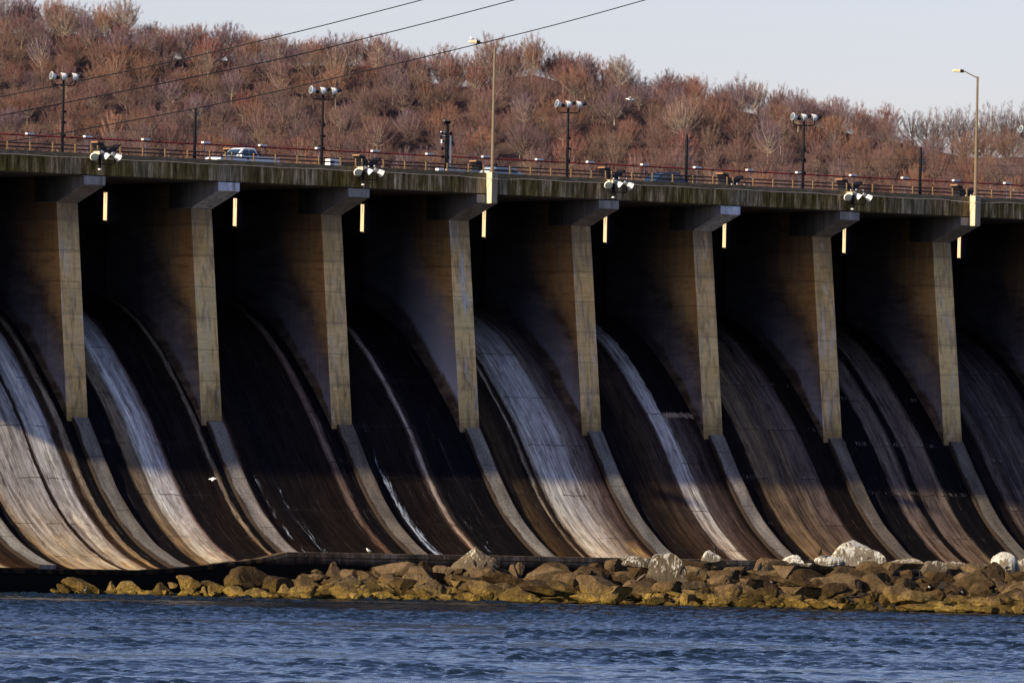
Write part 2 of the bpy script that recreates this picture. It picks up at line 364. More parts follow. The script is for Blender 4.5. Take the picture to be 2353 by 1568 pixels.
for k_ in (6, 7, 8): BAYS[k_] = [(a, tuple(v*.74 for v in c)) for a, c in BAYS[k_]]
def bay_mat(k):
    t = NT('spillway_concrete'); UV = t.uv(); u, s = t.sep(UV)[0:2]
    o = (k*7.3, k*2.9, 0)
    wob = t.noise(t.map(UV, (.35, .10, 1), o), 1, 4, .6)
    wob2 = t.noise(t.map(UV, (2.2, .25, 1), o), 1, 4, .7)
    wob3 = t.noise(t.map(UV, (9.0, .9, 1), o), 1, 5, .75)
    ud = t.math('ADD', t.math('ADD', u, t.math('MULTIPLY', t.math('SUBTRACT', wob3, .5), .62)), t.math('ADD', t.math('MULTIPLY', t.math('SUBTRACT', wob, .5), .75), t.math('MULTIPLY', t.math('SUBTRACT', wob2, .5), .5)))
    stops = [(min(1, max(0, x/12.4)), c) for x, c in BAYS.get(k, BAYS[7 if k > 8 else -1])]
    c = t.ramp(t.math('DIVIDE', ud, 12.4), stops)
    st = t.noise(t.map(UV, (3.2, .07, 1), o), 1, 6, .72)
    st2 = t.noise(t.map(UV, (11.0, .18, 1), o), 1, 4, .7)
    c = t.mix(1.0, c, t.ramp(st, [(.30, .32), (.5, .95), (.70, 1.5)]), 'MULTIPLY')
    c = t.mix(1.0, c, t.ramp(st2, [(.3, .66), (.7, 1.3)]), 'MULTIPLY')
    rag = t.noise(t.map(UV, (3.2, .42, 1), (k*9, 4, 0)), 1, 9, .86, .5)
    c = t.mix(t.ramp(rag, [(.54, 0), (.575, .75)]), c, t.mix(1.0, c, (.28, .24, .22), 'MULTIPLY'))
    c = t.mix(t.ramp(rag, [(.37, .5), (.40, 0)]), c, t.mix(1.0, c, (1.5, 1.5, 1.5), 'MULTIPLY'))
    mot = t.noise(t.map(UV, (.8, .5, 1), (5, k, 0)), 1, 5, .65)
    c = t.mix(1.0, c, t.ramp(mot, [(.3, .72), (.7, 1.2)]), 'MULTIPLY')
    # warm silt staining low down, rusty seams
    lowm = t.ramp(t.math('DIVIDE', t.math('ADD', s, t.math('MULTIPLY', wob, 4.0)), 15.0), [(.2, 1), (.95, 0)])
    c = t.mix(t.math('MULTIPLY', lowm, .9), c, t.mix(1.0, c, (1.18, .98, .62), 'MULTIPLY'))
    och = t.ramp(t.noise(t.map(UV, (1.6, .5, 1), (k*2, 9, 0)), 1, 6, .75), [(.50, 0), (.60, .8)])
    c = t.mix(t.math('MULTIPLY', och, lowm), c, t.mix(1.0, c, (1.05, .70, .32), 'MULTIPLY'))
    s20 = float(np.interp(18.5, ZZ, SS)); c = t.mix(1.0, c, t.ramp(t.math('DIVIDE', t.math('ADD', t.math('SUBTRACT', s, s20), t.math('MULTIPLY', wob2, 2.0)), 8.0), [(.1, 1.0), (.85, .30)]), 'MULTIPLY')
    # pour joints across the slope: thin ragged dark lines, some limed
    jn = t.noise(t.map(UV, (.45, 0, 1), (k*3, 0, 0)), 1, 5, .7)
    sj = t.math('ADD', s, t.math('MULTIPLY', jn, .8))
    fr = t.math('FRACT', t.math('DIVIDE', t.math('ADD', sj, k*1.3), 4.7))
    gate = t.ramp(t.noise(t.map(UV, (.5, .22, 1), (1, k*5, 0)), 1, 2, .5), [(.46, 0), (.52, 1)])
    jl = t.math('MULTIPLY', t.math('LESS_THAN', fr, .017), gate)
    c = t.mix(t.math('MULTIPLY', jl, .85), c, (.02, .016, .014))
    lim = t.math('MULTIPLY', t.math('MULTIPLY', t.math('GREATER_THAN', fr, .017), t.math('LESS_THAN', fr, .09)), gate)
    drip = t.ramp(t.noise(t.map(UV, (7, .8, 1), o), 1, 3, .7), [(.56, 0), (.66, 1)])
    c = t.mix(t.math('MULTIPLY', t.math('MULTIPLY', lim, drip), .55 if k >= 6 else .06), c, (.45, .38, .30))
    if k == 5:
        edge = t.math('ADD', s, t.math('ADD', t.math('MULTIPLY', t.noise(t.map(UV, (1.8, 0, 1)), 1, 5, .8), 1.6), -22.3))
        m_ = t.math('MULTIPLY', t.math('GREATER_THAN', edge, 0), t.math('GREATER_THAN', ud, 7.25)); c = t.mix(m_, c, (.008, .007, .008))
        m2 = t.math('MULTIPLY', t.math('MULTIPLY', t.math('LESS_THAN', edge, 0), t.math('GREATER_THAN', edge, -.45)), t.math('GREATER_THAN', ud, 7.3)); c = t.mix(m2, c, (.34, .25, .17))
    if k == 4:
        m_ = t.math('MULTIPLY', t.ramp(t.math('ABSOLUTE', t.math('SUBTRACT', ud, 9.2)), [(.5, 1), (.9, 0)]), t.ramp(t.math('ABSOLUTE', t.math('DIVIDE', t.math('SUBTRACT', s, 6.0), 3.0)), [(.4, 1), (.8, 0)]))
        c = t.mix(t.math('MULTIPLY', m_, .8), c, t.mix(1.0, (.52, .33, .13), t.ramp(rag, [(.4, 1.3), (.55, .45)]), 'MULTIPLY'))
    thin = t.noise(t.map(UV, (7.5, .045, 1), (k*13, 6, 0)), 1, 4, .6); tb = t.noise(t.map(UV, (2.0, .35, 1), (k*5, 8, 0)), 1, 6, .8)
    c = t.mix(t.math('MULTIPLY', t.math('MULTIPLY', t.ramp(thin, [(.615, 0), (.635, 1), (.66, .2)]), t.ramp(tb, [(.50, 0), (.56, 1)])), .38), c, (.34, .28, .23))
    dk = t.ramp(t.math('MULTIPLY', t.math('ADD', t.noise(t.map(UV, (1.5, .06, 1), (k*17, 1, 0)), 1, 6, .7), tb), .5), [(.50, 0), (.54, .62)])
    c = t.mix(dk, c, t.mix(1.0, c, (.34, .28, .26), 'MULTIPLY'))
    # spalls
    sp = t.ramp(t.noise(t.map(UV, (1.3, 1.0, 1), (k*11, 3, 0)), 1, 6, .75), [(.67, 0), (.70, 1)])
    c = t.mix(t.math('MULTIPLY', sp, .5), c, t.mix(1.0, c, (.5, .42, .33), 'MULTIPLY'))
    t.bump(t.math('ADD', st, t.math('MULTIPLY', mot, .8)), .35, .06)
    return t.fin(c, .85, spec=.08)

def ogee_sheet(name, x0, x1, lift, mat, parent, u0, y1=16.0, ymin=-13.0, nx=2, solid=0.0, jit=0.0):
    ymin = max(ymin, -12.0); idx = [i for i in range(len(YY)) if ymin-1e-6 <= YY[i] <= y1]
    me = bpy.data.meshes.new(name); vs = []; fs = []; uvs = []
    cols = [x0+(x1-x0)*i/(nx-1) for i in range(nx)]
    rnd = random.Random(int(x0*13))
    for i in idx:
        dy = YY[min(i+1, len(YY)-1)]-YY[max(i-1, 0)]; dz = ZZ[min(i+1, len(YY)-1)]-ZZ[max(i-1, 0)]
        L = math.hypot(dy, dz); ny, nz = -dz/L, dy/L
        for x in cols:
            j = mnoise.noise(Vector((x*.6, SS[i]*.5, 0)))*jit
            vs.append((x, YY[i]+ny*(lift+j), ZZ[i]+nz*(lift+j))); uvs.append((x-u0, SS[i]))
    n = len(cols)
    for a in range(len(idx)-1):
        for b in range(n-1):
            q = a*n+b; fs.append((q, q+1, q+n+1, q+n))
    if solid:
        m = len(vs); 
        # side skirts down into the mass
        for a in range(len(idx)):
            for xx, c in ((x0, 0), (x1, n-1)):
                v = vs[a*n+c]; vs.append((v[0], v[1]+.0, v[2]-solid)); uvs.append(uvs[a*n+c])
        for a in range(len(idx)-1):
            fs.append((a*n, (a+1)*n, m+(a+1)*2, m+a*2))
            fs.append((a*n+n-1, m+a*2+1, m+(a+1)*2+1, (a+1)*n+n-1))
        fs.append(tuple([0, m, m+1, n-1]))
    me.from_pydata(vs, [], fs); me.update()
    uvl = me.uv_layers.new(name='UVMap')
    for lp in me.loops: uvl.data[lp.index].uv = uvs[lp.vertex_index]
    me.materials.append(mat)
    o = bpy.data.objects.new(name, me); C.objects.link(o); o.parent = parent
    return o

def ridge_mat(k):
    t = NT('toe_wall_concrete'); UV = t.uv(); u, s = t.sep(UV)[0:2]
    c0 = tuple(v*.72 for v in RIDGE_C.get(k, RIDGE_C[6]))
    a = t.noise(t.map(UV, (1.6, .25, 1), (k, k*2, 0)), 1, 5, .65); b = t.noise(t.map(UV, (5, 5, 1)), 1, 5, .75)
    c = t.ramp(a, [(.3, tuple(v*.6 for v in c0)), (.7, tuple(v*1.2 for v in c0))])
    c = t.mix(1.0, c, t.ramp(b, [(.35, .62), (.6, 1.15)]), 'MULTIPLY')
    edge = t.noise(t.map(UV, (.7, .4, 1), (k*3, 1, 0)), 1, 5, .7)
    e = t.math('ADD', u, t.math('MULTIPLY', t.math('SUBTRACT', edge, .5), .9))
    big_ = t.noise(t.map(UV, (.6, .16, 1), (k*4, 2, 0)), 1, 5, .65)
    c = t.mix(1.0, c, t.ramp(big_, [(.35, .55), (.62, 1.2)]), 'MULTIPLY')
    c = t.mix(t.ramp(e, [(.02, 1), (.22, 0)]), c, (.03, .02, .015))
    c = t.mix(t.ramp(t.math('SUBTRACT', 1.5, e), [(.04, .75), (.20, 0)]), c, (.10, .07, .05))
    fr = t.math('FRACT', t.math('DIVIDE', t.math('ADD', s, k*1.7), 5.2)); j = t.math('LESS_THAN', fr, .014)
    c = t.mix(t.math('MULTIPLY', j, .7), c, (.04, .03, .02))
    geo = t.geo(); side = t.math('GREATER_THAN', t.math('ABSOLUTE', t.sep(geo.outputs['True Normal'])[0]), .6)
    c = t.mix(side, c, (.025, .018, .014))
    t.bump(b, .5, .05)
    return t.fin(c, .9, spec=.15)

PW = 1.96
limes = {0: .35, 1: .25, 2: .35, 3: .85, 4: .6, 5: .25, 6: .55, 7: .3}
rel_lab = {0: 'leftmost whole pier', 1: 'pier under the white pickup', 3: 'pier with a white limed side, below the first tall street lamp', 7: 'pier below the right tall street lamp'}
for k in range(-3, 11):
    X = XS[k]
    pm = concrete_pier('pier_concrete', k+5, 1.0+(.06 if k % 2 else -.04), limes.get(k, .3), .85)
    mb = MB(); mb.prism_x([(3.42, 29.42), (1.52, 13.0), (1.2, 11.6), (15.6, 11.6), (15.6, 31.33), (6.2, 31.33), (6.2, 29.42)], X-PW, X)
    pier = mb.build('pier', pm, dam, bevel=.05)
    if k in rel_lab: pier['label'] = 'concrete '+rel_lab[k]
    cols = ((.52, .53, .55), (.78, .80, .83)) if k in (1, 5) else ((.26, .24, .21), (.40, .37, .34))
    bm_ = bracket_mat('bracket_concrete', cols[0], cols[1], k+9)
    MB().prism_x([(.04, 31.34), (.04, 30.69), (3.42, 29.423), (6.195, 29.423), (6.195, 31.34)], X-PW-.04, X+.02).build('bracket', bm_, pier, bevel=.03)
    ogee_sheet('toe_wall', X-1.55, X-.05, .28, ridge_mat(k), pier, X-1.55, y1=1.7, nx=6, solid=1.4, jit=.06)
    # the bay to the left of this pier
    xl = XS[k-1] if k-1 in XS else X-12.4
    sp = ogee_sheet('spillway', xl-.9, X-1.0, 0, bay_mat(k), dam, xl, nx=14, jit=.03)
    # gate on the crest, with ribs; a gap beside the pier shows the light upstream
    gx0, gx1 = xl-.1, X-PW+.1
    g_ = MB().box(gx0, gx1, 14.0, 14.3, 22.6, 28.62).build('gate', M_dark, dam)
    rb = MB()
    for zz in (23.6, 24.7, 25.8, 26.9, 28.0): rb.box(gx0+.1, gx1-.1, 13.78, 13.997, zz, zz+.22)
    for q in range(7):
        xx = gx0+.3+(gx1-gx0-.6)*q/6; rb.box(xx-.06, xx+.06, 13.72, 13.778, 23.0, 28.5)
    rb.build('gate_rib', M_dark, g_)
    MB().box(gx0, gx1-.50, 13.90, 13.998, 28.3, 31.33).build('lifting_curtain', M_black, g_)
    br = MB(); rr = random.Random(k)      # dead twigs snagged on the gate top beside the gap
    for q in range(9):
        x_ = gx1-.42-rr.random()*.9; z_ = 30.4+rr.random()*.5
        br.tube([(x_, 14.2, z_), (x_+rr.uniform(-.3, .35), 14.16, z_+rr.uniform(-.15, .3))], .022, 4)
    br.build('snagged_twigs', M_tanpost, g_)

XA, XB = XS[-3]-12, XS[10]+6
for k in range(-2, 11): MB().box(XS[k-1]+.02, XS[k]-PW-.02, 13.3, 13.88, 30.72, 31.34).build('soffit_beam', M_black, dam)
MB().box(XA, XB, .34, 13.9, 31.345, 32.2).build('deck', plain('deck_concrete', (.12, .11, .10), .9), dam)
MB().box(XA, XB, .9, 13.5, 32.204, 32.23).build('roadway', M_asph, dam)
pp = MB()
edges = [XA]+[XS[k]-1.03 for k in range(-3, 11)]+[XB]
for a, b in zip(edges[:-1], edges[1:]): pp.box(a+.02, b-.02, 0, .335, 31.42, 32.68)
pp.build('parapet', M_parapet, dam)
pp = MB()
for a, b in zip(edges[:-1], edges[1:]): pp.box(a+.012, b-.012, -.05, .36, 32.683, 33.0)
pp.build('coping', M_coping, dam)
MB().box(XA, XB, 13.6, 13.85, 32.205, 32.9).build('upstream_parapet', M_coping, dam)
t = NT('pale_pillar_concrete'); P = t.obj(); st = t.noise(t.map(P, (3, 3, .4)), 1, 4, .6)
fr_ = t.math('GREATER_THAN', t.math('MULTIPLY', t.sep(t.geo().outputs['True Normal'])[1], -1.0), .5)
c = t.ramp(st, [(.3, (.50, .42, .28)), (.7, (.66, .56, .40))]); c = t.mix(t.math('MULTIPLY', fr_, .75), c, t.ramp(st, [(.3, (.12, .09, .06)), (.7, (.40, .33, .23))]))  # front face painted darker, as the sun strikes only the side
M_pillar = t.fin(c, .85, spec=.15)
for k, nm in ((3, 'left'), (7, 'right')):
    X = XS[k]
    MB().box(X-1.16, X-.58, -.72, -.052, 30.66, 33.06).build('lamp_pillar', M_pillar, dam, bevel=.02)

# end sill and its broken left end
t = NT('sill_concrete'); P = t.obj()
st = t.noise(t.map(P, (2.4, 2.4, .2)), 1, 5, .7); b_ = t.noise(t.map(P, (.4, .4, .4)), 1, 4, .6)
c = t.ramp(t.math('MULTIPLY', t.math('ADD', st, b_), .5), [(.38, (.04, .028, .018)), (.52, (.11, .08, .05)), (.64, (.26, .20, .15))])
runs = t.ramp(t.noise(t.map(P, (5, 5, .05)), 1, 3, .6), [(.60, 0), (.68, .45)])
c = t.mix(runs, c, (.42, .37, .32))
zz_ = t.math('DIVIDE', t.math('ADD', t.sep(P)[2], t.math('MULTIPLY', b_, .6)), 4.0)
c = t.mix(t.ramp(zz_, [(.80, 1), (.87, 0)]), c, (.006, .005, .004))  # black low face: dark algae, plus the left end's deep shade painted in
c = t.mix(t.ramp(zz_, [(.885, 1), (.90, 0)]), c, t.mix(1.0, c, (.45, .42, .40), 'MULTIPLY'))
runs = t.ramp(t.noise(t.map(P, (5, 5, .05)), 1, 3, .6), [(.62, 0), (.68, .55)])
t.bump(st, .3, .05); M_sill = t.fin(c, .9, spec=.15)
vs = []; fs = []
xs_ = [-75+i*.5 for i in range(0, 2*140)]
rr = random.Random(4)
def sill_top(x):
    if x < -46: return 2.32+.03*mnoise.noise(Vector((x*.8, 0, 0)))
    if x < -33.2:
        q = (x+46)/12.8
        return 2.30+1.12*q**1.5+.10*mnoise.noise(Vector((x*.9, 3, 0)))+.05*mnoise.noise(Vector((x*3, 3, 0)))
    if x < -31.2: return 3.42+.42*((x+33.2)/2.0)
    return 3.86+.015*mnoise.noise(Vector((x*1.5, 0, 5)))
for x in xs_:
    zt = sill_top(x); brk = x < -33
    j = (.18*mnoise.noise(Vector((x*1.1, 9, 0))) if brk else 0)
    cap = .35
    vs += [(x, -11.9, zt-.8), (x, -12.0, zt), (x, -12.62+j, zt-.02), (x, -12.66+j, zt-cap), (x, -12.56+j*.5, zt-cap-.08), (x, -12.60, zt-1.1), (x, -12.60, -1.0)]
for i in range(len(xs_)-1):
    for q in range(6): fs.append((i*7+q, (i+1)*7+q, (i+1)*7+q+1, i*7+q+1))
MB().add(vs, fs).build('end_sill', M_sill, dam)

# running water trickling down two bays
def water_run(k, xa, xb, seed, thr, label, y1=6, nx=12):
    t = NT('white_water'); UV = t.uv(); u, s = t.sep(UV)[0:2]
    ud = t.math('ADD', u, t.math('MULTIPLY', t.math('SUBTRACT', t.noise(t.map(UV, (.5, .3, 1), (seed, 0, 0)), 1, 4, .6), .5), .9))
    n = t.noise(t.map(t.comb(ud, s), (4.5, .55, 1), (seed, 2, 0)), 1, 6, .8, .4)
    prof = t.ramp(t.math('DIVIDE', ud, xb-xa), [(0, 0), (.25, 1), (.5, .8), (1, 0)])
    dn = t.ramp(t.math('DIVIDE', s, 22.0), [(0, 1.15), (.6, .95), (1, .55)])
    a = t.math('MULTIPLY', t.math('MULTIPLY', n, prof), dn)
    a = t.ramp(a, [(thr, 0), (thr+.16, .85)])
    tr = t.n('ShaderNodeBsdfTransparent'); mx = t.n('ShaderNodeMixShader')
    t.l(a, mx.inputs[0]); t.l(tr.outputs[0], mx.inputs[1]); t.l(t.b.outputs[0], mx.inputs[2]); t.l(mx.outputs[0], t.out.inputs[0])
    m = t.fin((.62, .70, .80), .4)
    x0 = XS[k-1]+xa
    o = ogee_sheet('running_water', x0, XS[k-1]+xb, .12, m, None, x0, y1=y1, nx=nx, jit=.04)
    tag(o, label, 'water', kind='stuff')
water_run(3, .5, 2.6, 3, .40, 'white water running down the dark bay right of the third pier', 4.5)
water_run(2, .6, 2.0, 5, .50, 'thin broken trickle of water down the black bay right of the second pier', 8)
water_run(2, 2.3, 4.2, 8, .50, 'speckled trickle of water in the middle of the black bay right of the second pier', 6)
water_run(3, 6.0, 8.6, 11, .56, 'faint spray on the wet right half of the bay with the white water', 0)

# ------------------------------------------------------------------ railing on the parapet
rail = empty('railing', (0, .18, 33.0), 0, 'low two-bar railing with tan posts along the top of the concrete parapet', 'railing')
posts = []
for k in range(-1, 9):
    a = XS[k]-1.03; b = XS.get(k+1)-1.03
    for q in range(6): posts.append(a+.35+(b-a)*q/6)
    posts.append(a-.25)
pm = MB().box(-.055, .055, -.04, .04, 0, .60); pm.box(-.10, .10, -.07, .07, 0, .05)
p0 = pm.build('railing_post', M_tanpost, rail, loc=(posts[0], 0, 0))
for x in posts[1:]:
    if abs(x-XS[3]+.87) < .40 or abs(x-XS[7]+.87) < .40: continue
    c = p0.copy(); C.objects.link(c); c.location = (x, 0, 0)
for zz in (.25, .53):
    MB().tube([(XS[-1]-6, .05, zz), (XS[9], .05, zz)], .055, 8).build('rail', M_rail, rail)
cb = MB(); pts = []
x = XS[-1]-4
while x < XS[8]+6:
    y = -.09; z = 32.64+.02*math.sin(x*.9)
    for k in (3, 7):
        d = x-(XS[k]-.87)
        if -3 < d < 3: y = -.09-.68*max(0, 1-abs(d)/2.2) if abs(d) > .45 else -.77; z -= .10*math.cos(d*.5)
    pts.append((x, y, z)); x += .4
cb.tube(pts, .022, 5)
tag(cb.build('loose_cable', M_cablew), 'thin pale cable strung along the parapet and round the lamp pillars', 'cable')

# ------------------------------------------------------------------ red pipe on capped posts
YP = 11.5
caps_u = [(69, 300), (202, 307.5), (335.5, 316), (473.5, 324), (603.5, 332), (734, 339.5), (862, 347.5), (987, 354.5), (1115.5, 361.5), (1239, 367.5), (1356, 374), (1481, 380.5), (1602, 387), (1722.5, 392.5), (1836.5, 399), (1960, 404.5), (2079, 410), (2196.5, 415.5), (2314, 421)]
pl = empty('pipeline', (0, YP, 32.2), 0, 'rust-red pipe running the length of the roadway on white-capped posts', 'pipe')
pc = [at(u, v, YP) for u, v in caps_u]
zp = float(np.median([p[2] for p in pc]))-.10
MB().tube([(pc[0][0]-12, 0, zp-32.2), (pc[-1][0]+14, 0, zp-32.2)], .062, 8).build('pipe', M_red, pl)
cl = MB()
x = pc[0][0]-10
while x < pc[-1][0]+12: cl.tube([(x, 0, zp-32.2), (x+.22, 0, zp-32.2)], .085, 8); x += 2.75
cl.build('coupling', M_rail, pl)
prev = None
for p in pc:
    if prev is None:
        s0 = MB().tube([(0, 0, 0), (0, 0, zp-32.2)], .035, 6).build('support_post', M_galv, pl, loc=(p[0], .02, 0))
        c0 = MB().box(-.33, .33, -.14, .14, zp-32.2+.07, zp-32.2+.20).build('cap', M_white, s0)
        prev = s0
    else:
        s1 = s0.copy(); C.objects.link(s1); s1.location = (p[0], .02, 0)
        c1 = c0.copy(); C.objects.link(c1); c1.parent = s1

# ------------------------------------------------------------------ lamps
def reflector(name, parent, c, d, r=.33, mat=M_white, back=M_black, roll=0):
    d = Vector(d).normalized(); c = Vector(c)
    m = MB().lathe(c-d*.36, d, [(0, .28*r), (.05, .55*r), (.16, .77*r), (.30, .92*r), (.40, r), (.42, r+.02), (.425, r-.01), (.37, r-.05), (.25, .6*r), (.16, .3*r)], 16)
    L = m.build(name, mat, parent, smooth=True)
    MB().lathe(c-d*.68, d, [(0, .09), (.02, .13), (.26, .14), (.34, .10)], 12).build('ballast', back, L)
    MB().lathe(c+d*.045, d, [(0, r-.02), (.025, r-.04)], 16).build('lens', M_glass, L)
    return L
YM = 9.5
def mast(u, v_lamp, label):
    p = at(u, v_lamp, YM); h = p[2]-32.2
    return (p[0], YM, 32.2), h
mspec = [(146.3, 177, 'floodlight mast with three white lamps, leftmost, standing before the left hillside'), (741.8, 217, 'floodlight mast with three white lamps just right of the white pickup'), (1305.5, 249.5, 'floodlight mast with three white lamps between the first tall lamp and the blue car'), (1846.6, 279.5, 'floodlight mast with three white lamps before the big round-crowned tree'), (2370, 304, 'floodlight mast at the right edge, only its leftmost lamp in view')]
Rr = Vector((R0[0], R0[1], 0))
loc, h = mast(*mspec[0])
m0 = empty('floodlight_mast', loc, 0, mspec[0][2], 'floodlight', 'three-lamp floodlight masts along the roadway')
MB().tube([(0, 0, 0), (0, 0, h*.5), (0, 0, h-.45), (0, 0, h+.1)], [.13, .11, .09, .07], 8).build('pole', M_dark, m0)
a = Vector((-.93, .22, h)); b = Vector((.93, -.22, h))
MB().tube([a, a+Vector((0, 0, -.45)), a+Vector((.15, -.03, -.62)), b+Vector((-.15, .03, -.62)), b+Vector((0, 0, -.45)), b], .045, 8).build('crossarm', M_dark, m0)
for c, d in (((-.95, .22, h+.05), (-.98, .15, .20)), ((-.1, 0, h+.02), (-.86, .42, -.22)), ((.80, -.2, h+.03), (-.86, .45, -.16))):
    reflector('lamp', m0, c, d, .30)
br_ = MB()
for zz in (h*.36, h*.50, h*.62):
    br_.box(-.22, .26, -.03, .03, zz-.02, zz+.02); br_.lathe((.22, 0, zz-.09), (0, 0, 1), [(0, .05), (.06, .09), (.1, .05), (.16, .08), (.2, .04)], 8)
br_.build('insulator_bracket', M_dark, m0)
for u, v, lab in mspec[1:]:
    l2, h2 = mast(u, v, lab); copy_tree(m0, l2, lab)

pspec = [(449, 249.5, 'plain dark wire pole just left of the white pickup'), (1577.8, 315.8, 'plain dark wire pole just right of the dark blue car'), (2114.8, 342, 'plain dark wire pole left of the right tall street lamp')]
p = at(449, 249.5, YM); h = p[2]-32.2
q0 = empty('wire_pole', (p[0], YM, 32.2), 0, pspec[0][2], 'pole', 'plain wire poles along the roadway')
MB().tube([(0, 0, 0), (0, 0, h)], [.14, .10], 8).build('pole', M_dark, q0)
br_ = MB()
for zz in (h-.45, h-1.15, h-1.85):
    br_.box(-.06, .34, -.03, .03, zz-.025, zz+.025); br_.lathe((.30, 0, zz-.12), (0, 0, 1), [(0, .05), (.06, .10), (.12, .05), (.18, .09), (.24, .04)], 8)
br_.build('insulator_bracket', M_galv, q0)
for u, v, lab in pspec[1:]:
    p = at(u, v, YM); copy_tree(q0, (p[0], YM, 32.2), lab)
p = at(1027.5, 278, YM); h = p[2]-32.2
q1 = empty('utility_pole', (p[0], YM, 32.2), 0, 'crowded utility pole with white conduit, crossarms and insulators', 'pole')
MB().tube([(0, 0, 0), (0, 0, h)], [.17, .13], 8).build('pole', M_dark, q1)
MB().tube([(.30, -.05, 1.6), (.30, -.05, h*.78)], .075, 8).build('conduit', M_white, q1)
MB().box(.25, .9, -.2, .1, 1.0, 1.6).build('junction_box', M_galv, q1)
br_ = MB()
for zz, wl in ((h-.1, .3), (h-.95, .55), (h-1.25, .62), (h-1.55, .45), (h-2.15, .45), (h-2.8, .4)):
    br_ = MB().box(-wl, wl*.8, -.04, .04, zz-.03, zz+.03)
    for s_ in (-1, .8): br_.lathe((wl*s_*.93, 0, zz-.14), (0, 0, 1), [(0, .05), (.08, .11), (.14, .05), (.22, .10), (.28, .04)], 8)
    br_.build('crossarm', M_dark, q1)
wb = MB()
for zz in (h-.85, h-1.15): wb.box(-.62, -.2, -.06, .06, zz-.05, zz+.03)
wb.box(-.55, -.42, -.06, .06, h-1.75, h-1.45); wb.build('porcelain_insulator', M_white, q1)
MB().lathe((-.1, 0, h-.05), (-.8, -.3, .2), [(0, .06), (.1, .12), (.3, .16), (.34, .1)], 10).build('camera_head', M_black, q1)

# wires between the poles
wy = MB(); xsp = [at(u, 250, YM)[0] for u in (-260, 146.3, 449, 741.8, 1027.5, 1305.5, 1577.8, 1846.6, 2114.8, 2400)]
tops = 32.2+h
for dz in (-1.0, -1.7, -2.4):
    pts = []
    for a_, b_2 in zip(xsp[:-1], xsp[1:]):
        for q in range(8):
            tt = q/8; pts.append((a_+(b_2-a_)*tt+.3, YM, tops+dz-.25*4*tt*(1-tt)))
    wy.tube(pts, .010, 4)
tag(wy.build('pole_wires', M_cable), 'three thin dark wires strung from pole to pole above the roadway', 'wires')

# tall street lamps on pillars
def tall_lamp(k, base, top, label, first=None):
    X = XS[k]-.87
    pb_ = at(base[0], base[1], -.38); pt = at(top[0], top[1], -.38); h = pt[2]-33.06
    return (X, -.38, 33.06), h
loc, h = tall_lamp(3, (1131, 396), (1133, 110), '')
lab1 = 'tall tan street lamp left of centre with a gull on its head'; lab2 = 'tall tan street lamp near the right edge, no bird on its head'
L0 = empty('street_lamp', loc, 0, lab1, 'street lamp', 'two tall street lamps on the parapet')
MB().tube([(0, 0, 0), (0, 0, .3), (0, 0, .31), (0, 0, h)], [.24, .15, .135, .085], 14).build('pole', M_pole, L0, smooth=True)
d = Vector((-R0[0], -R0[1], 0))
MB().tube([(0, 0, h-.12), d*.5+Vector((0, 0, h+.12)), d*.98+Vector((0, 0, h+.36)), d*1.15+Vector((0, 0, h+.40))], [.05, .045, .04, .04], 8).build('arm', M_pole, L0)
hd = MB().obox(d*1.62+Vector((0, 0, h+.42)), d*.38, Vector((d.y, -d.x, 0))*.16, Vector((0, 0, .10))).build('lamp_head', M_cream, L0, bevel=.05)
MB().obox(d*1.26+Vector((0, 0, h+.41)), d*.14, Vector((d.y, -d.x, 0))*.165, Vector((0, 0, .12))).build('photocell_housing', M_dark, hd)
copy_tree(L0, (XS[7]-.87, -.38, 33.06), lab2)

# floodlights hung below the parapet
hspec = [(229, 391, 'cluster of three lamps hung on the parapet above the leftmost bay'), (834, 426, 'cluster of three lamps hung on the parapet left of the first tall street lamp'), (1408.5, 455, 'cluster of three lamps hung on the parapet left of the dark blue car'), (1958, 482, 'cluster of three lamps hung on the parapet left of the right tall street lamp')]
def hloc(u, v): p = at(u, v, -.75); return (p[0], -.75, p[2]+.18)
H0 = empty('hanging_floodlights', hloc(229, 391), 0, hspec[0][2], 'floodlight', 'three-lamp clusters hung below the parapet')
MB().tube([(0, 0, -.08), (0, 0, 1.02)], [.10, .13], 10).build('hanger', M_dark, H0)
MB().box(-.14, .10, -.1, .7, .98, 1.22).build('mounting_plate', M_cream, H0)
MB().lathe((0, 0, -.2), (0, 0, 1), [(0, .03), (.04, .13), (.10, .14), (.14, .09)], 10).build('end_cap', M_white, H0)
MB().tube([(-.55, 0, .70), (-.55, 0, .38), (-.42, 0, .28), (1.15, -.1, .28), (1.25, -.1, .38), (1.25, -.1, .75)], .035, 8).build('crossarm', M_dark, H0)
reflector('lamp', H0, (-.62, -.12, .80), (-.45, -.80, -.40), .31)
reflector('lamp', H0, (.62, -.1, .80), (.55, -.55, -.66), .30, back=M_galv)
reflector('lamp', H0, (1.62, -.15, .78), (.85, -.2, -.50), .30, back=M_galv)
for u, v, lab in hspec[1:]: copy_tree(H0, hloc(u, v), lab)

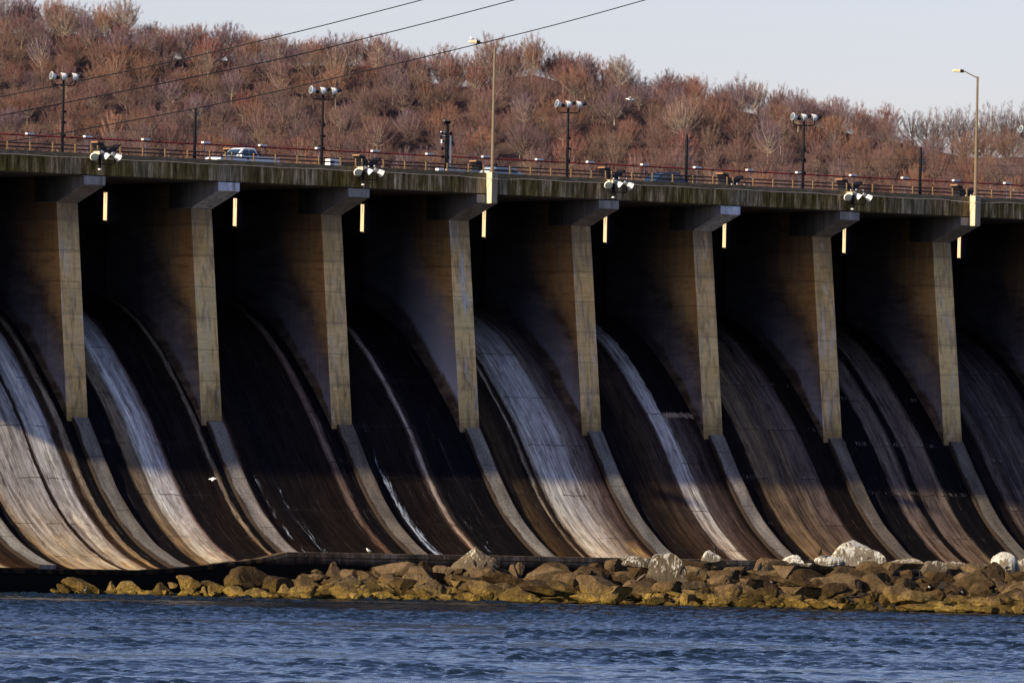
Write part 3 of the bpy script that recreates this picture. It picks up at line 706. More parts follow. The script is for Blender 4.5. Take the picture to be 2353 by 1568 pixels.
# gate hoists on the deck, one at each pier
hoist_u = [(247, 0), (550, 1), (847, 2), (1115, 3), (1410, 4), (1681, 5), (1955, 6), (2219, 7)]
YH = 8.0
def hx(u): return at(u, 400, YH)[0]
G0 = empty('gate_hoist', (hx(247), YH, 32.23), 0, 'black gate hoist with raised slanted covers above the leftmost bay', 'hoist', 'gate hoists on the deck')
MB().box(-1.15, .55, -.45, .45, 0, .92).build('base', M_cream, G0, bevel=.03)
MB().add([(-1.25, -.4, 1.95), (-.75, -.4, 1.95), (-.2, -.4, 1.25), (-.2, -.4, .95), (-1.0, -.4, .95), (-1.0, -.4, 1.5),
          (-1.25, .4, 1.95), (-.75, .4, 1.95), (-.2, .4, 1.25), (-.2, .4, .95), (-1.0, .4, .95), (-1.0, .4, 1.5)],
         [(0, 5, 4, 3, 2, 1), (6, 7, 8, 9, 10, 11)]+[(i, (i+1) % 6, (i+1) % 6+6, i+6) for i in range(6)]).build('hood', M_black, G0)
MB().obox((-1.0, 0, 2.0), (.30, 0, 0), (0, .42, 0), (0, 0, .05)).build('hood_lid', plain('weathered_lid', (.30, .16, .09), .7), G0)
MB().obox((.42, 0, 1.5), (.42, 0, .34), (0, .42, 0), (-.03, 0, .05)).build('cover_plate', M_dark, G0)
gm = MB().box(-.15, 1.2, -.35, .35, .93, 1.12); gm.lathe((.75, -.42, .95), (0, 1, 0), [(0, .2), (.84, .2)], 12); gm.lathe((1.35, -.3, .6), (0, 1, 0), [(0, .32), (.6, .32)], 14)
gm.box(1.0, 1.7, -.25, .25, .0, .5); gm.build('winch', M_dark, G0)
MB().tube([(.9, -.45, .1), (1.0, -.45, 1.28), (1.6, -.45, 1.28), (1.95, -.45, .3)], .03, 6).build('guard_hoop', M_dark, G0)
wd = MB()
for xx, zz in ((-.35, 1.16), (.2, 1.22), (.95, 1.2)): wd.box(xx-.06, xx+.06, -.47, -.40, zz-.06, zz+.06)
wd.build('gauge', M_white, G0)
for (u, k), lab in zip(hoist_u[1:], ['hidden mostly behind the white pickup', 'left of the first tall street lamp, beside slatted panels', 'right behind the first tall street lamp', 'between the third floodlight mast and the dark blue car', 'between the second plain wire pole and the fourth mast', 'right of the fourth floodlight mast', 'behind the right tall street lamp']):
    copy_tree(G0, (hx(u), YH, 32.23), 'black gate hoist '+lab)

# deck oddments
def deckbox(u0, u1, v, y, hz): a = at(u0, v, y); b = at(u1, v, y); return a[0], b[0], a[2]
x0, x1, z = deckbox(1025, 1108, 389, 6.5)[:3] if False else deckbox(1025, 1108, 389, 6.5, 0)
bp_ = [(-.30, 0), (-.30, .12), (-.12, .45), (-.09, 1.22), (.09, 1.22), (.12, .45), (.30, .12), (.30, 0)]
nb = 3; L = (x1-x0)/nb
jb = MB().prism_x(bp_, 0, L-.06).build('concrete_barrier', plain('barrier_concrete', (.38, .38, .35), .9, var=.35, sc_=2), loc=(x0, 6.5, 32.232))
tag(jb, 'leftmost of three pale concrete barriers beside the crowded utility pole', 'barrier', 'concrete barriers on the road')
for q, lb in ((1, 'middle of three pale concrete barriers left of the first tall street lamp'), (2, 'rightmost of three pale concrete barriers nearest the first tall street lamp')):
    c = jb.copy(); C.objects.link(c); c.location = (x0+L*q, 6.5, 32.232); c['label'] = lb
a = at(1010, 391, 5.0)
tag(MB().box(-.30, .30, -.2, .2, 0, a[2]+.14-32.232).build('utility_box', M_white, loc=(a[0], 5.0, 32.232), bevel=.03), 'small white box on the road just left of the crowded utility pole', 'box')
a = at(763, 381, 7.0)
cbn = empty('equipment_cabinet', (a[0], 7.0, 32.232), 0, 'white cabinet right of the second floodlight mast', 'cabinet')
MB().box(-.45, .45, -.3, .3, 0, 1.55).build('body', M_white, cbn, bevel=.02)
vv = MB()
for q in range(4): vv.box(-.40, -.05, -.306, -.301, .9+q*.15, .97+q*.15)
vv.build('vent', M_dark, cbn)
a = at(780, 381, 7.0); b = at(823, 381, 7.0)
sp_ = empty('slatted_panel', (a[0], 7.0, 32.232), 0, 'brown slatted fence panels between the white cabinet and a hoist', 'fence')
m_ = MB(); L = b[0]-a[0]
for q in range(10): m_.box(L*q/10+.02, L*(q+1)/10-.02, -.02, .02, .05, 1.25)
m_.build('slat', plain('brown_slat', (.12, .075, .04), .8), sp_)
m_ = MB()
for q in (0, .5, 1): m_.box(L*q-.04, L*q+.04, .022, .08, 0, 1.35)
m_.box(-.05, L+.05, -.05, .08, 1.26, 1.32); m_.build('frame', M_galv, sp_)

# ------------------------------------------------------------------ vehicles
def prism_y(mb, prof, y0, y1, inset=None):
    """profile in xz extruded across y"""
    n = len(prof)
    vs = [(x, y0, z) for x, z in prof]+[(x, y1, z) for x, z in prof]
    mb.add(vs, [tuple(range(n)), tuple(range(2*n-1, n-1, -1))]+[(i, (i+1) % n, (i+1) % n+n, i+n) for i in range(n)])
    return mb
def wheel(parent, x, y, r=.38, w=.24):
    tw = MB().lathe((x, y-w/2, r), (0, 1, 0), [(0, r-.06), (.03, r), (w-.03, r), (w, r-.06)], 20).build('wheel', M_tyre, parent, smooth=True)
    MB().lathe((x, y-w/2-.01, r), (0, 1, 0), [(0, .10), (.01, .21), (w+.02, .21)], 14).build('rim', M_galv, tw)
# pickup, nose to the left (-x)
tx = at(556, 370, 4.2)[0]
T = empty('pickup_truck', (tx, 4.2, 32.232), 0, 'white pickup truck driving left along the roadway', 'truck')
body = [(-2.75, .45), (-2.80, .75), (-2.72, 1.02), (-2.45, 1.12), (-1.25, 1.20), (-1.0, 1.22), (1.0, 1.22), (2.75, 1.20), (2.80, .60), (2.72, .42)]
b_o = prism_y(MB(), body, -.98, .98).build('body', M_truck, T, bevel=.07)
cab = MB().add([(-1.25, -.92, 1.20), (-.55, -.74, 1.86), (.62, -.76, 1.88), (.98, -.92, 1.22), (-1.25, .92, 1.20), (-.55, .74, 1.86), (.62, .76, 1.88), (.98, .92, 1.22), (-.25, -.76, 1.93), (.35, -.76, 1.93), (-.25, .76, 1.93), (.35, .76, 1.93)],
    [(0, 3, 2, 9, 8, 1), (4, 5, 10, 11, 6, 7), (0, 1, 5, 4), (1, 8, 10, 5), (8, 9, 11, 10), (9, 2, 6, 11), (2, 3, 7, 6), (0, 4, 7, 3)])
cab.build('cab', M_truck, T, bevel=.04)
def pane(name, parent, quad, off): 
    q = [Vector(p) for p in quad]; n = (q[1]-q[0]).cross(q[2]-q[0]).normalized()
    if n.dot(Vector(off)) < 0: n = -n
    MB().add([p+n*.012 for p in q]+[p-n*.01 for p in q], [(0, 1, 2, 3), (7, 6, 5, 4), (0, 4, 5, 1), (1, 5, 6, 2), (2, 6, 7, 3), (3, 7, 4, 0)]).build(name, M_win, parent)
pane('windscreen', T, [(-1.16, -.80, 1.27), (-.60, -.68, 1.80), (-.60, .68, 1.80), (-1.16, .80, 1.27)], (-1, 0, 1))
pane('side_window', T, [(-.88, -.915, 1.28), (-.46, -.80, 1.78), (-.02, -.795, 1.80), (-.02, -.915, 1.28)], (0, -1, 0))
pane('side_window', T, [(.06, -.915, 1.28), (.06, -.795, 1.80), (.50, -.80, 1.78), (.80, -.915, 1.28)], (0, -1, 0))
MB().box(-.95, -.72, -1.16, -.99, 1.22, 1.42).build('mirror', M_truck, T, bevel=.03)
MB().box(1.15, 2.70, -.80, .80, 1.205, 1.225).build('cargo_bed', M_dark, T)
MB().box(-.30, -.08, -.995, -.983, 1.04, 1.10).build('door_handle', M_dark, T)
MB().box(2.70, 2.815, -.97, -.78, .85, 1.12).build('tail_lamp', M_red_l, T)
MB().box(-2.83, -2.70, -.95, -.62, .80, .98).build('headlight', M_glass, T)
for x in (-1.85, 1.75):
    for y in (-.88, .88): wheel(T, x, y)
# a saloon, nose to the right
def saloon(name, x, y, mat, label, flip=1, hh=1.42, ln=2.25):
    S = empty(name, (x, y, 32.232), 0 if flip == 1 else math.pi, label, 'car')
    low = [(-ln, .30), (-ln-.03, .62), (-ln+.1, .88), (-ln+.55, .95), (ln-1.2, .92), (ln-.15, .74), (ln, .52), (ln-.05, .30)]
    prism_y(MB(), low, -.88, .88).build('body', mat, S, bevel=.08)
    top = MB(); n0 = [(-ln+.35, .93), (-ln+.95, hh-.04), (-.3, hh), (.35, hh-.06), (1.15, .92)]
    prism_y(top, n0, -.70, .70).build('roof', mat, S, bevel=.08)
    for s_ in (-1, 1):
        y_ = s_*.712
        pane('side_window', S, [(-ln+.62, y_, .96), (-ln+1.02, y_, hh-.13), (-.22, y_, hh-.09), (-.22, y_, .96)], (0, s_, 0))
        pane('side_window', S, [(-.14, y_, .96), (-.14, y_, hh-.09), (.30, y_, hh-.13), (.98, y_, .96)], (0, s_, 0))
    pane('windscreen', S, [(1.12, -.6, .97), (.42, -.6, hh-.08), (.42, .6, hh-.08), (1.12, .6, .97)], (1, 0, 1))
    MB().box(ln-.12, ln+.01, -.80, -.5, .56, .70).build('headlight', M_glass, S); MB().box(ln-.12, ln+.01, .5, .80, .56, .70).build('headlight', M_glass, S)
    MB().box(-ln-.02, -ln+.12, -.82, -.5, .68, .84).build('tail_lamp', M_red_l, S); MB().box(-ln-.02, -ln+.12, .5, .82, .68, .84).build('tail_lamp', M_red_l, S)
    for x_ in (-ln+.85, ln-.85):
        for y2 in (-.78, .78): wheel(S, x_, y2, .33, .22)
saloon('parked_car' if False else 'car', at(1158, 400, 4.4)[0], 4.4, M_silver, 'silver saloon with blue tinted windows passing behind the first tall street lamp', 1)
saloon('car', at(1519, 415, 4.6)[0], 4.6, M_blue, 'dark blue car driving left, right of the third floodlight mast', -1, 1.62, 2.2)

# ------------------------------------------------------------------ power lines
def catmull(P, n=8):
    out = []
    P = [P[0]*2-P[1]]+P+[P[-1]*2-P[-2]]
    for i in range(1, len(P)-2):
        for q in range(n):
            t_ = q/n; a, b, c, d = P[i-1], P[i], P[i+1], P[i+2]
            out.append(.5*((2*b)+(-a+c)*t_+(2*a-5*b+4*c-d)*t_**2+(-a+3*b-3*c+d)*t_**3))
    out.append(P[-2]); return out
for pts, lab in (([(-120, 249), (0, 223), (370, 147), (683, 73.5), (970, 0), (1150, -50)], 'topmost of three power lines rising across the hillside and sky'),
                 ([(-120, 288), (0, 266), (588, 147.5), (898, 73.5), (1182, 0), (1350, -47)], 'middle of three power lines rising across the hillside and sky'),
                 ([(-120, 349), (0, 327), (150, 304.5), (588, 220.5), (1176, 82.5), (1483, 0), (1650, -50)], 'lowest of three power lines, rising from the roadway to the sky')):
    P3 = [Vector(at(u, v, 30)) for u, v in pts]
    tag(MB().tube(catmull(P3), .040, 6).build('power_line', M_cable), lab, 'power line', 'three power lines')


# ------------------------------------------------------------------ wooded hillside beyond the dam
def nprand(seed): return np.random.default_rng(seed)
Fh = np.array([math.cos(PHI), math.sin(PHI)]); Rh = np.array([R0[0], R0[1]])
def LD(l, d): return CP[0]+Rh[0]*l+Fh[0]*d, CP[1]+Rh[1]*l+Fh[1]*d
def proj(x, y, z):
    v = np.array([x, y, z])-CP; w_ = v@F_
    return PXW/2+FPX*(v@R_)/w_, PXH/2-FPX*(v@U_)/w_
D0, D1 = 2255.0, 2330.0
SKY_U = [-400, 0, 300, 360, 600, 760, 900, 960, 1060, 1200, 1400, 1440, 1500, 1700, 1850, 1990, 2080, 2200, 2352, 2800]
SKY_V = [4, 8, 24, 62, 78, 84, 92, 126, 142, 104, 146, 170, 162, 196, 214, 248, 268, 290, 292, 292]
def hill_z(l, d):
    u = PXW/2+FPX*l/d
    vs_ = np.interp(u, SKY_U, SKY_V)+66
    vt = vs_-ROLL*(u-PXW/2)
    ztop = 6.333+D1*((PXH/2-vt)/FPX+math.tan(PITCH))
    vb = 505+.048*(u-PXW/2)-ROLL*(u-PXW/2)-30
    zbot = 6.333+D0*((PXH/2-vb)/FPX+math.tan(PITCH))
    q = (d-D0)/(D1-D0)
    if q < 0: return zbot+q*30
    if q > 1: return ztop-(q-1)*14
    return zbot+(ztop-zbot)*q
t = NT('leaf_litter'); P = t.geo().outputs['Position']
n = t.noise(t.map(P, (.25, .25, .25)), 1, 5, .7)
M_litter = t.fin(t.ramp(n, [(.3, (.035, .022, .020)), (.7, (.085, .052, .042))]), .95)
vs = []; fs = []; ls = np.arange(-260, 261, 6.0); ds = [2050, 2100, 2150, 2200]+list(np.arange(2230, 2345, 5.0))+[2360, 2400, 2500, 2700, 3200, 4500]
for d in ds:
    for l in ls:
        x, y = LD(l*(1 if abs(l) < 255 else 8), d)
        z = hill_z(l, d) if d > 2200 else np.interp(d, [2050, 2100, 2200, 2230], [20, 30, 55, hill_z(l, 2230)])
        z += 1.2*mnoise.noise(Vector((l*.05, d*.05, 0)))
        vs.append((x, y, z if d < 2700 else min(z, 55)))
nl = len(ls)
for a in range(len(ds)-1):
    for b in range(nl-1):
        q = a*nl+b; fs.append((q, q+1, q+nl+1, q+nl))
tag(MB().add(vs, fs).build('hillside', M_litter, smooth=True), kind='structure')

def tint_mat(name, spread=.25):
    t = NT(name); oi = t.n('ShaderNodeObjectInfo'); P = t.geo().outputs['Position']
    n = t.noise(t.map(P, (.35, .35, .35)), 1, 3, .6)
    c = t.mix(1.0, t.mix(1.0, oi.outputs['Color'], (.96, .97, 1.14), 'MULTIPLY'), t.ramp(n, [(.3, 1-spread), (.7, 1+spread)]), 'MULTIPLY')  # purple shift paints a slight distance haze into the twigs
    return t.fin(c, .85, spec=.1)
M_twig = tint_mat('budding_twigs'); 
t = NT('grey_bark'); P = t.obj(); n = t.noise(t.map(P, (1, 1, .4)), 2, 4, .6)
oi = t.n('ShaderNodeObjectInfo')
M_bark = t.fin(t.mix(oi.outputs['Random'], t.ramp(n, [(.3, (.12, .09, .075)), (.7, (.26, .20, .16))]), t.ramp(n, [(.3, (.30, .25, .20)), (.7, (.52, .45, .36))])), .9)

def tree_variant(seed, H=12.5, Wd=9.0, upright=.5, clear=.28, ntw=2600, nlimb=46):
    """bare winter tree: trunk with limbs in one mesh, fine twigs in another"""
    r = random.Random(seed); tr = MB(); th = H*clear
    lean = Vector((r.uniform(-.05, .05), r.uniform(-.05, .05), 1))
    tr.tube([(0, 0, -1.0), lean*th*.5, lean*th, lean*H*.55, lean*H*.75], [.22, .18, .15, .09, .04], 6, cap=False)
    tips = []; cz = th+(H-th)*.42; rx = Wd/2; rz = H-cz
    for i in range(nlimb):
        a = i*2.39996+r.uniform(-.3, .3); f = (i+.5)/nlimb            # f 0 top .. 1 low rim
        ph = math.acos(1-1.18*f); lump = r.uniform(.80, 1.08)
        if i % 4 == 3: lump *= .62
        E_ = Vector((rx*math.sin(ph)*math.cos(a)*lump, rx*math.sin(ph)*math.sin(a)*lump, cz+rz*math.cos(ph)*lump))
        z0 = th*.85+(H*.55-th*.85)*max(0, math.cos(ph))*r.uniform(.6, 1.1)
        S_ = lean*z0; mid = S_.lerp(E_, .5)+Vector((E_.x*.16, E_.y*.16, -.10*(E_-S_).length*(.6+upright)))
        pts = []
        for q in range(6):
            t_ = q/5; p_ = S_*(1-t_)**2+mid*2*t_*(1-t_)+E_*t_**2
            pts.append(p_+Vector((r.uniform(-.13, .13), r.uniform(-.13, .13), r.uniform(-.1, .1)))*(t_ > 0))
        tr.tube(pts, [.10, .08, .06, .045, .03, .016], 4, cap=False)
        dd = (pts[5]-pts[3]).normalized()
        for q in range(9):
            t_ = r.uniform(.38, 1.0); k_ = min(4, int(t_*5)); p_ = pts[k_].lerp(pts[k_+1], t_*5-k_)
            side = Vector((r.uniform(-1, 1), r.uniform(-1, 1), r.uniform(.1, 1.1)+.5*upright)).normalized()
            d_ = (dd*.8+side*.8).normalized(); L_ = r.uniform(.7, 1.5)
            tr.tube([p_, p_+d_*L_*.5, p_+d_*L_+Vector((0, 0, .12))], [.022, .015, .007], 3, cap=False)
            tips += [(p_+d_*L_*g_, d_) for g_ in (.4, .75, 1.0)]
    rg = nprand(seed); T = np.array([list(a) for a, b in tips]); Dd = np.array([list(b) for a, b in tips])
    idx = rg.integers(0, len(T), ntw); base = T[idx]+rg.normal(0, .20, (ntw, 3))
    out = base-np.array([0, 0, cz-1.5]); out /= np.linalg.norm(out, axis=1, keepdims=True)+1e-6
    d = Dd[idx]*.6+out*.6+rg.normal(0, .30, (ntw, 3))+np.array([0, 0, .70]); d /= np.linalg.norm(d, axis=1, keepdims=True)
    ln = rg.uniform(.30, .80, (ntw, 1)); tip = base+d*ln
    s = np.cross(d, rg.normal(0, 1, (ntw, 3))); s /= np.linalg.norm(s, axis=1, keepdims=True)
    wd = rg.uniform(.012, .030, (ntw, 1))
    V = np.empty((ntw, 3, 3)); V[:, 0] = base-s*wd; V[:, 1] = base+s*wd; V[:, 2] = tip
    me = bpy.data.meshes.new('crown'); me.vertices.add(ntw*3); me.vertices.foreach_set('co', V.reshape(-1))
    me.loops.add(ntw*3); me.loops.foreach_set('vertex_index', np.arange(ntw*3, dtype=np.int32))
    me.polygons.add(ntw); me.polygons.foreach_set('loop_start', np.arange(0, ntw*3, 3, dtype=np.int32)); me.update()
    me.materials.append(M_twig)
    tm = bpy.data.meshes.new('trunk'); tm.from_pydata(tr.v, [], tr.f); tm.update(); tm.materials.append(M_bark)
    return tm, me, V
VAR = [tree_variant(s, *a) for s, a in enumerate([
    (12.5, 10.5, .5, .25, 9000, 46), (13.5, 10.0, .9, .28, 8000, 44), (11.5, 11.0, .3, .22, 9000, 50), (12.0, 8.5, 1.1, .30, 6500, 38),
    (13.0, 12.0, .6, .26, 10500, 54), (10.5, 9.0, .5, .25, 7000, 40), (12.5, 7.5, 1.5, .22, 6000, 34), (14.5, 15.0, .6, .30, 15000, 80)])]
SPARSE = [tree_variant(50+s, 14.0, 11.0, .9, .20, 4200, 36) for s in range(3)]
COLS = [((.210, .092, .068), 'russet'), ((.245, .118, .070), 'orange-tan'), ((.175, .088, .078), 'reddish brown'), ((.145, .092, .105), 'purplish grey'), ((.200, .122, .090), 'straw-tinged'), ((.210, .076, .060), 'brick-red')]
LAND = [(146, 'leftmost floodlight mast'), (300, 'hoist above the leftmost bay'), (449, 'first plain wire pole'), (556, 'white pickup'), (742, 'second floodlight mast'), (880, 'slatted panels'), (1027, 'crowded utility pole'), (1131, 'first tall street lamp'), (1305, 'third floodlight mast'), (1410, 'hoist by the third mast'), (1519, 'dark blue car'), (1578, 'second plain wire pole'), (1681, 'hoist by the second wire pole'), (1847, 'fourth floodlight mast'), (1955, 'hoist by the fourth mast'), (2115, 'third plain wire pole'), (2242, 'right tall street lamp'), (2340, 'right edge of the picture')]
used = {}
def tree_label(u, v, vs_, cname, kindw):
    near = min(LAND, key=lambda a: abs(a[0]-u)); off = u-near[0]
    side = 'directly above' if abs(off) < 16 else ('just right of' if off > 0 and off < 45 else 'right of' if off > 0 else 'just left of' if off > -45 else 'left of')
    dv = v-vs_
    hgt = 'on the skyline' if dv < 30 else 'just below the skyline' if dv < 75 else 'high on the slope' if dv < 120 else 'mid-slope' if dv < 180 else 'low on the slope' if dv < 230 else 'at the slope foot'
    return '%s %s tree %s, %s the %s' % (cname, kindw, hgt, side, near[1])
rt = random.Random(11); n_t = 0
def place_tree(l, d, var, sc_, col, cname, kindw='bare', name='bare_tree', lab=None, dz=0):
    global n_t
    x, y = LD(l, d); z = hill_z(l, d)-.3+dz
    top = proj(x, y, z+12*sc_)
    u, v = top; vs_ = np.interp(u, SKY_U, SKY_V)
    T = bpy.data.objects.new(name, None); C.objects.link(T); T.location = (x, y, z); T.rotation_euler = (0, 0, rt.uniform(0, 6.28)); T.scale = (sc_, sc_, sc_*rt.uniform(.92, 1.08))
    L_ = ' '.join((lab or tree_label(u, v, vs_, cname, kindw)).split()[:16])
    used[L_] = used.get(L_, 0)+1
    tag(T, L_, 'tree', 'bare trees on the hillside')
    a = bpy.data.objects.new('trunk', var[0]); C.objects.link(a); a.parent = T
    b = bpy.data.objects.new('crown', var[1]); C.objects.link(b); b.parent = T; b.color = (*col, 1)
    n_t += 1
    return T
rows = 15; far_wood = []; cnt = 0
for ri in range(rows):
    d = D0+(D1-D0)*min(ri, rows-4)/(rows-4)+max(0, ri-(rows-4))*5.5
    sp = 5.8; l = -143+(ri % 2)*3.3+rt.uniform(-2, 2)
    while l < 140:
        u = PXW/2+FPX*l/d
        if u < 2055 or ri < rows-5:
            ci = int((mnoise.noise(Vector((l*.035, ri*.6, 3)))*.5+.5)*6+rt.uniform(-1.6, 1.6)) % 6
            col, cn = COLS[ci]; k_ = rt.uniform(.88, 1.12); col = tuple(c*k_ for c in col)
            vi = rt.randrange(7); var = VAR[vi]; s_ = rt.uniform(.52, .80)*(1.18 if rt.random() < .15 else 1)
            kw = 'narrow bare' if vi in (6, 3) else 'spreading bare' if vi in (4, 2) else 'bare'
            ll, dd_ = l+rt.uniform(-1.5, 1.5), d+rt.uniform(-3.5, 3.5); cnt += 1
            if 1770 < u < 1930 and ri >= rows-1: pass
            elif (rows-6 < ri < rows-2) or cnt % 9 in (0, 5): place_tree(ll, dd_, var, s_, col, cn, kw)
            else: far_wood.append((ll, dd_, vi, s_, col))
        l += sp*rt.uniform(.85, 1.2)
for ri in range(12):          # the same wood running on past both edges of the picture
    d = D0+(D1-D0)*ri/11
    for sg in (-1, 1):
        l = 146
        while l < 235: far_wood.append((sg*l+rt.uniform(-2, 2), d+rt.uniform(-3, 3), rt.randrange(7), rt.uniform(.6, .95), COLS[rt.randrange(6)][0])); l += rt.uniform(6, 8.5)
def lat(u, d): return (u-PXW/2)*d/FPX
place_tree(lat(1845, D1), D1+3, VAR[7], .94, (.22, .12, .095), '', dz=-6.5, lab='large round-crowned bare tree on the skyline behind the fourth floodlight mast')
spl = [(2085, .80, 'thin grey-branched tree on the skyline above the third plain wire pole'), (2120, .86, 'grey open-crowned tree on the skyline just right of the third plain wire pole'), (2150, 1.0, 'open tree with sky behind its trunk, left of the right tall street lamp'), (2178, .92, 'slender grey tree in the skyline clump left of the right tall street lamp'), (2208, 1.0, 'sparse forked tree with sky between its limbs, just left of the right tall street lamp'),
       (2240, .95, 'grey tree on the skyline directly behind the right tall street lamp'), (2268, 1.06, 'open-crowned tree on the skyline just right of the right tall street lamp'), (2296, .98, 'grey tree behind the small dark conifer'), (2322, 1.08, 'dark-limbed open tree near the right edge of the skyline'), (2348, 1.02, 'open tree cut by the right edge of the picture'), (2380, 1.0, 'open tree beyond the right edge of the skyline'), (2410, .95, 'last open tree outside the right edge')]
for i, (u, s_, lab) in enumerate(spl):
    place_tree(lat(u, D1+4), D1+4+(i % 3)*2, SPARSE[i % 3], s_*.92, (.12, .085, .092), '', lab=lab)
# small dark conifers on the right
M_conif = plain('conifer_foliage', (.018, .035, .022), .9)
for u, hh, lab in ((2298, 6.5, 'small dark conifer on the skyline right of the right tall street lamp'), (2352, 5.5, 'small dark conifer at the right edge')):
    d = D1-2; l = lat(u, d); x, y = LD(l, d); z = hill_z(l, d)
    cf = empty('conifer', (x, y, z), 0, lab, 'tree')
    MB().tube([(0, 0, 0), (0, 0, hh)], [.12, .03], 6).build('trunk', M_bark, cf)
    rg = nprand(int(u)); m_ = MB()
    for q in range(900):
        f = rg.random()**.8; a = rg.random()*6.28; rr_ = (1-f)*hh*.26*(.5+.5*rg.random()); zz = .8+f*(hh-.8)
        b = Vector((math.cos(a)*rr_*.3, math.sin(a)*rr_*.3, zz)); e = Vector((math.cos(a)*(rr_+.3), math.sin(a)*(rr_+.3), zz-.25*rr_+.1)); s_ = Vector((-math.sin(a), math.cos(a), 0))*.12
        m_.add([b-s_, b+s_, e], [(0, 1, 2)])
    m_.build('crown', M_conif, cf)
print('TREES', n_t, 'dup labels', sum(v-1 for v in used.values() if v > 1))

# the trees too many to list singly, one object, plus their trunks
TRV = []
for v_ in VAR[:7]:
    tm_ = v_[0]; co = np.array([q.co[:] for q in tm_.vertices]); tri = []
    for p_ in tm_.polygons: a_ = p_.vertices; tri += [(a_[0], a_[1], a_[2])]+([(a_[0], a_[2], a_[3])] if len(a_) > 3 else [])
    TRV.append(co[np.array(tri)].reshape(-1, 3))
t = NT('woodland_twigs'); at_ = t.n('ShaderNodeVertexColor'); at_.layer_name = 'tint'
M_wood = t.fin(at_.outputs[0], .9, spec=.1)
rg = nprand(31); PV = []; PC = []
for ll, dd_, vi, s_, col in far_wood:
    x, y = LD(ll, dd_); z = hill_z(ll, dd_)-.3; V = VAR[vi][2]; fr_ = .5 if abs(ll) < 145 else .3; sel = rg.integers(0, len(V), int(len(V)*fr_)); a = rg.random()*6.28; ca_, sa_ = math.cos(a), math.sin(a)
    for W, cl_ in ((V[sel].reshape(-1, 3), col), (TRV[vi].reshape(-1, 3, 3)[rg.random(len(TRV[vi])//3) < (.55 if abs(ll) < 145 else .25)].reshape(-1, 3), (.20, .145, .125))):
        W = W*s_; PV.append(np.stack([W[:, 0]*ca_-W[:, 1]*sa_+x, W[:, 0]*sa_+W[:, 1]*ca_+y, W[:, 2]+z], 1)); PC.append(np.tile(np.array([*cl_, 1.0]), (len(W), 1)))
W = np.concatenate(PV); n = len(W)//3
me = bpy.data.meshes.new('woodland'); me.vertices.add(n*3); me.vertices.foreach_set('co', W.reshape(-1).astype(np.float32))
me.loops.add(n*3); me.loops.foreach_set('vertex_index', np.arange(n*3, dtype=np.int32)); me.polygons.add(n); me.polygons.foreach_set('loop_start', np.arange(0, n*3, 3, dtype=np.int32)); me.update()
ca2 = me.color_attributes.new('tint', 'FLOAT_COLOR', 'POINT'); ca2.data.foreach_set('color', np.concatenate(PC).reshape(-1).astype(np.float32))
me.materials.append(M_wood); o = bpy.data.objects.new('woodland', me); C.objects.link(o)
tag(o, 'mass of bare brown trees filling the hillside between the ones told apart', 'woodland', kind='stuff')

# the rest of the wood: brush and saplings too thick to count, one object
rg = nprand(77); parts = []
for k in range(980):
    d = rg.uniform(D0-12, D1+2) if k < 460 else rg.uniform(D1-10, D1+6) if k < 720 else rg.uniform(D1+4, D1+20); l = rg.uniform(-140, 140); u = PXW/2+FPX*l/d
    low_ = .62 if (u > 2060 and d > D1-22) else 1
    x, y = LD(l, d); z = hill_z(l, d)
    V = VAR[rg.integers(0, 7)][2]; sel = rg.integers(0, len(V), 700)
    a = rg.random()*6.28; s_ = rg.uniform(.28, .50)*(1 if k < 460 else 1.15 if k < 720 else 1.45)*low_
    W = V[sel].reshape(-1, 3)*np.array([s_*1.1, s_*1.1, s_]); ca_, sa_ = math.cos(a), math.sin(a)
    W = np.stack([W[:, 0]*ca_-W[:, 1]*sa_+x, W[:, 0]*sa_+W[:, 1]*ca_+y, W[:, 2]+z-1.2], 1); parts.append(W)
W = np.concatenate(parts); n = len(W)//3
me = bpy.data.meshes.new('brush'); me.vertices.add(n*3); me.vertices.foreach_set('co', W.reshape(-1).astype(np.float32))
me.loops.add(n*3); me.loops.foreach_set('vertex_index', np.arange(n*3, dtype=np.int32)); me.polygons.add(n); me.polygons.foreach_set('loop_start', np.arange(0, n*3, 3, dtype=np.int32)); me.update()
me.materials.append(M_twig); o = bpy.data.objects.new('undergrowth', me); C.objects.link(o); o.color = (.30, .17, .14, 1)
tag(o, 'dense purplish undergrowth and saplings between the hillside trees', 'undergrowth', kind='stuff')

# ------------------------------------------------------------------ rocks at the toe of the dam
TOE_U = [-300, 60, 110, 588, 1176, 1764, 2352, 2700]; TOE_V = [1350, 1357, 1362, 1374, 1384, 1398, 1412, 1419]
def atz(u, v, z):
    d = F_*FPX + R_*(u-PXW/2) + U_*(PXH/2-v); t_ = (z-CP[2])/d[2]; return CP+d*t_
TOE = [atz(u, v, WATER_Z) for u, v in zip(TOE_U, TOE_V)]
TX = [p[0] for p in TOE]; TY = [p[1] for p in TOE]
def bank_h(u): return float(np.interp(u, [-300, 400, 600, 900, 1400, 1700, 2000, 2700], [.25, .35, .9, 1.5, 2.1, 2.7, 2.9, 3.0]))
def bank_point(u, v):
    """point of the rock bank seen at pixel (u, v): the bank climbs from the toe line to the end sill"""
    y = -25.0
    for _ in range(12):
        p = at(u, v, y); hgt = bank_h(u); q = (p[2]-WATER_Z)/hgt; q = min(max(q, 0), 1)
        pt = atz(u, np.interp(u, TOE_U, TOE_V), WATER_Z); yt = min(pt[1], -15.5)
        y = yt+(-14.6-yt)*q**.8
    p = at(u, v, y); return p
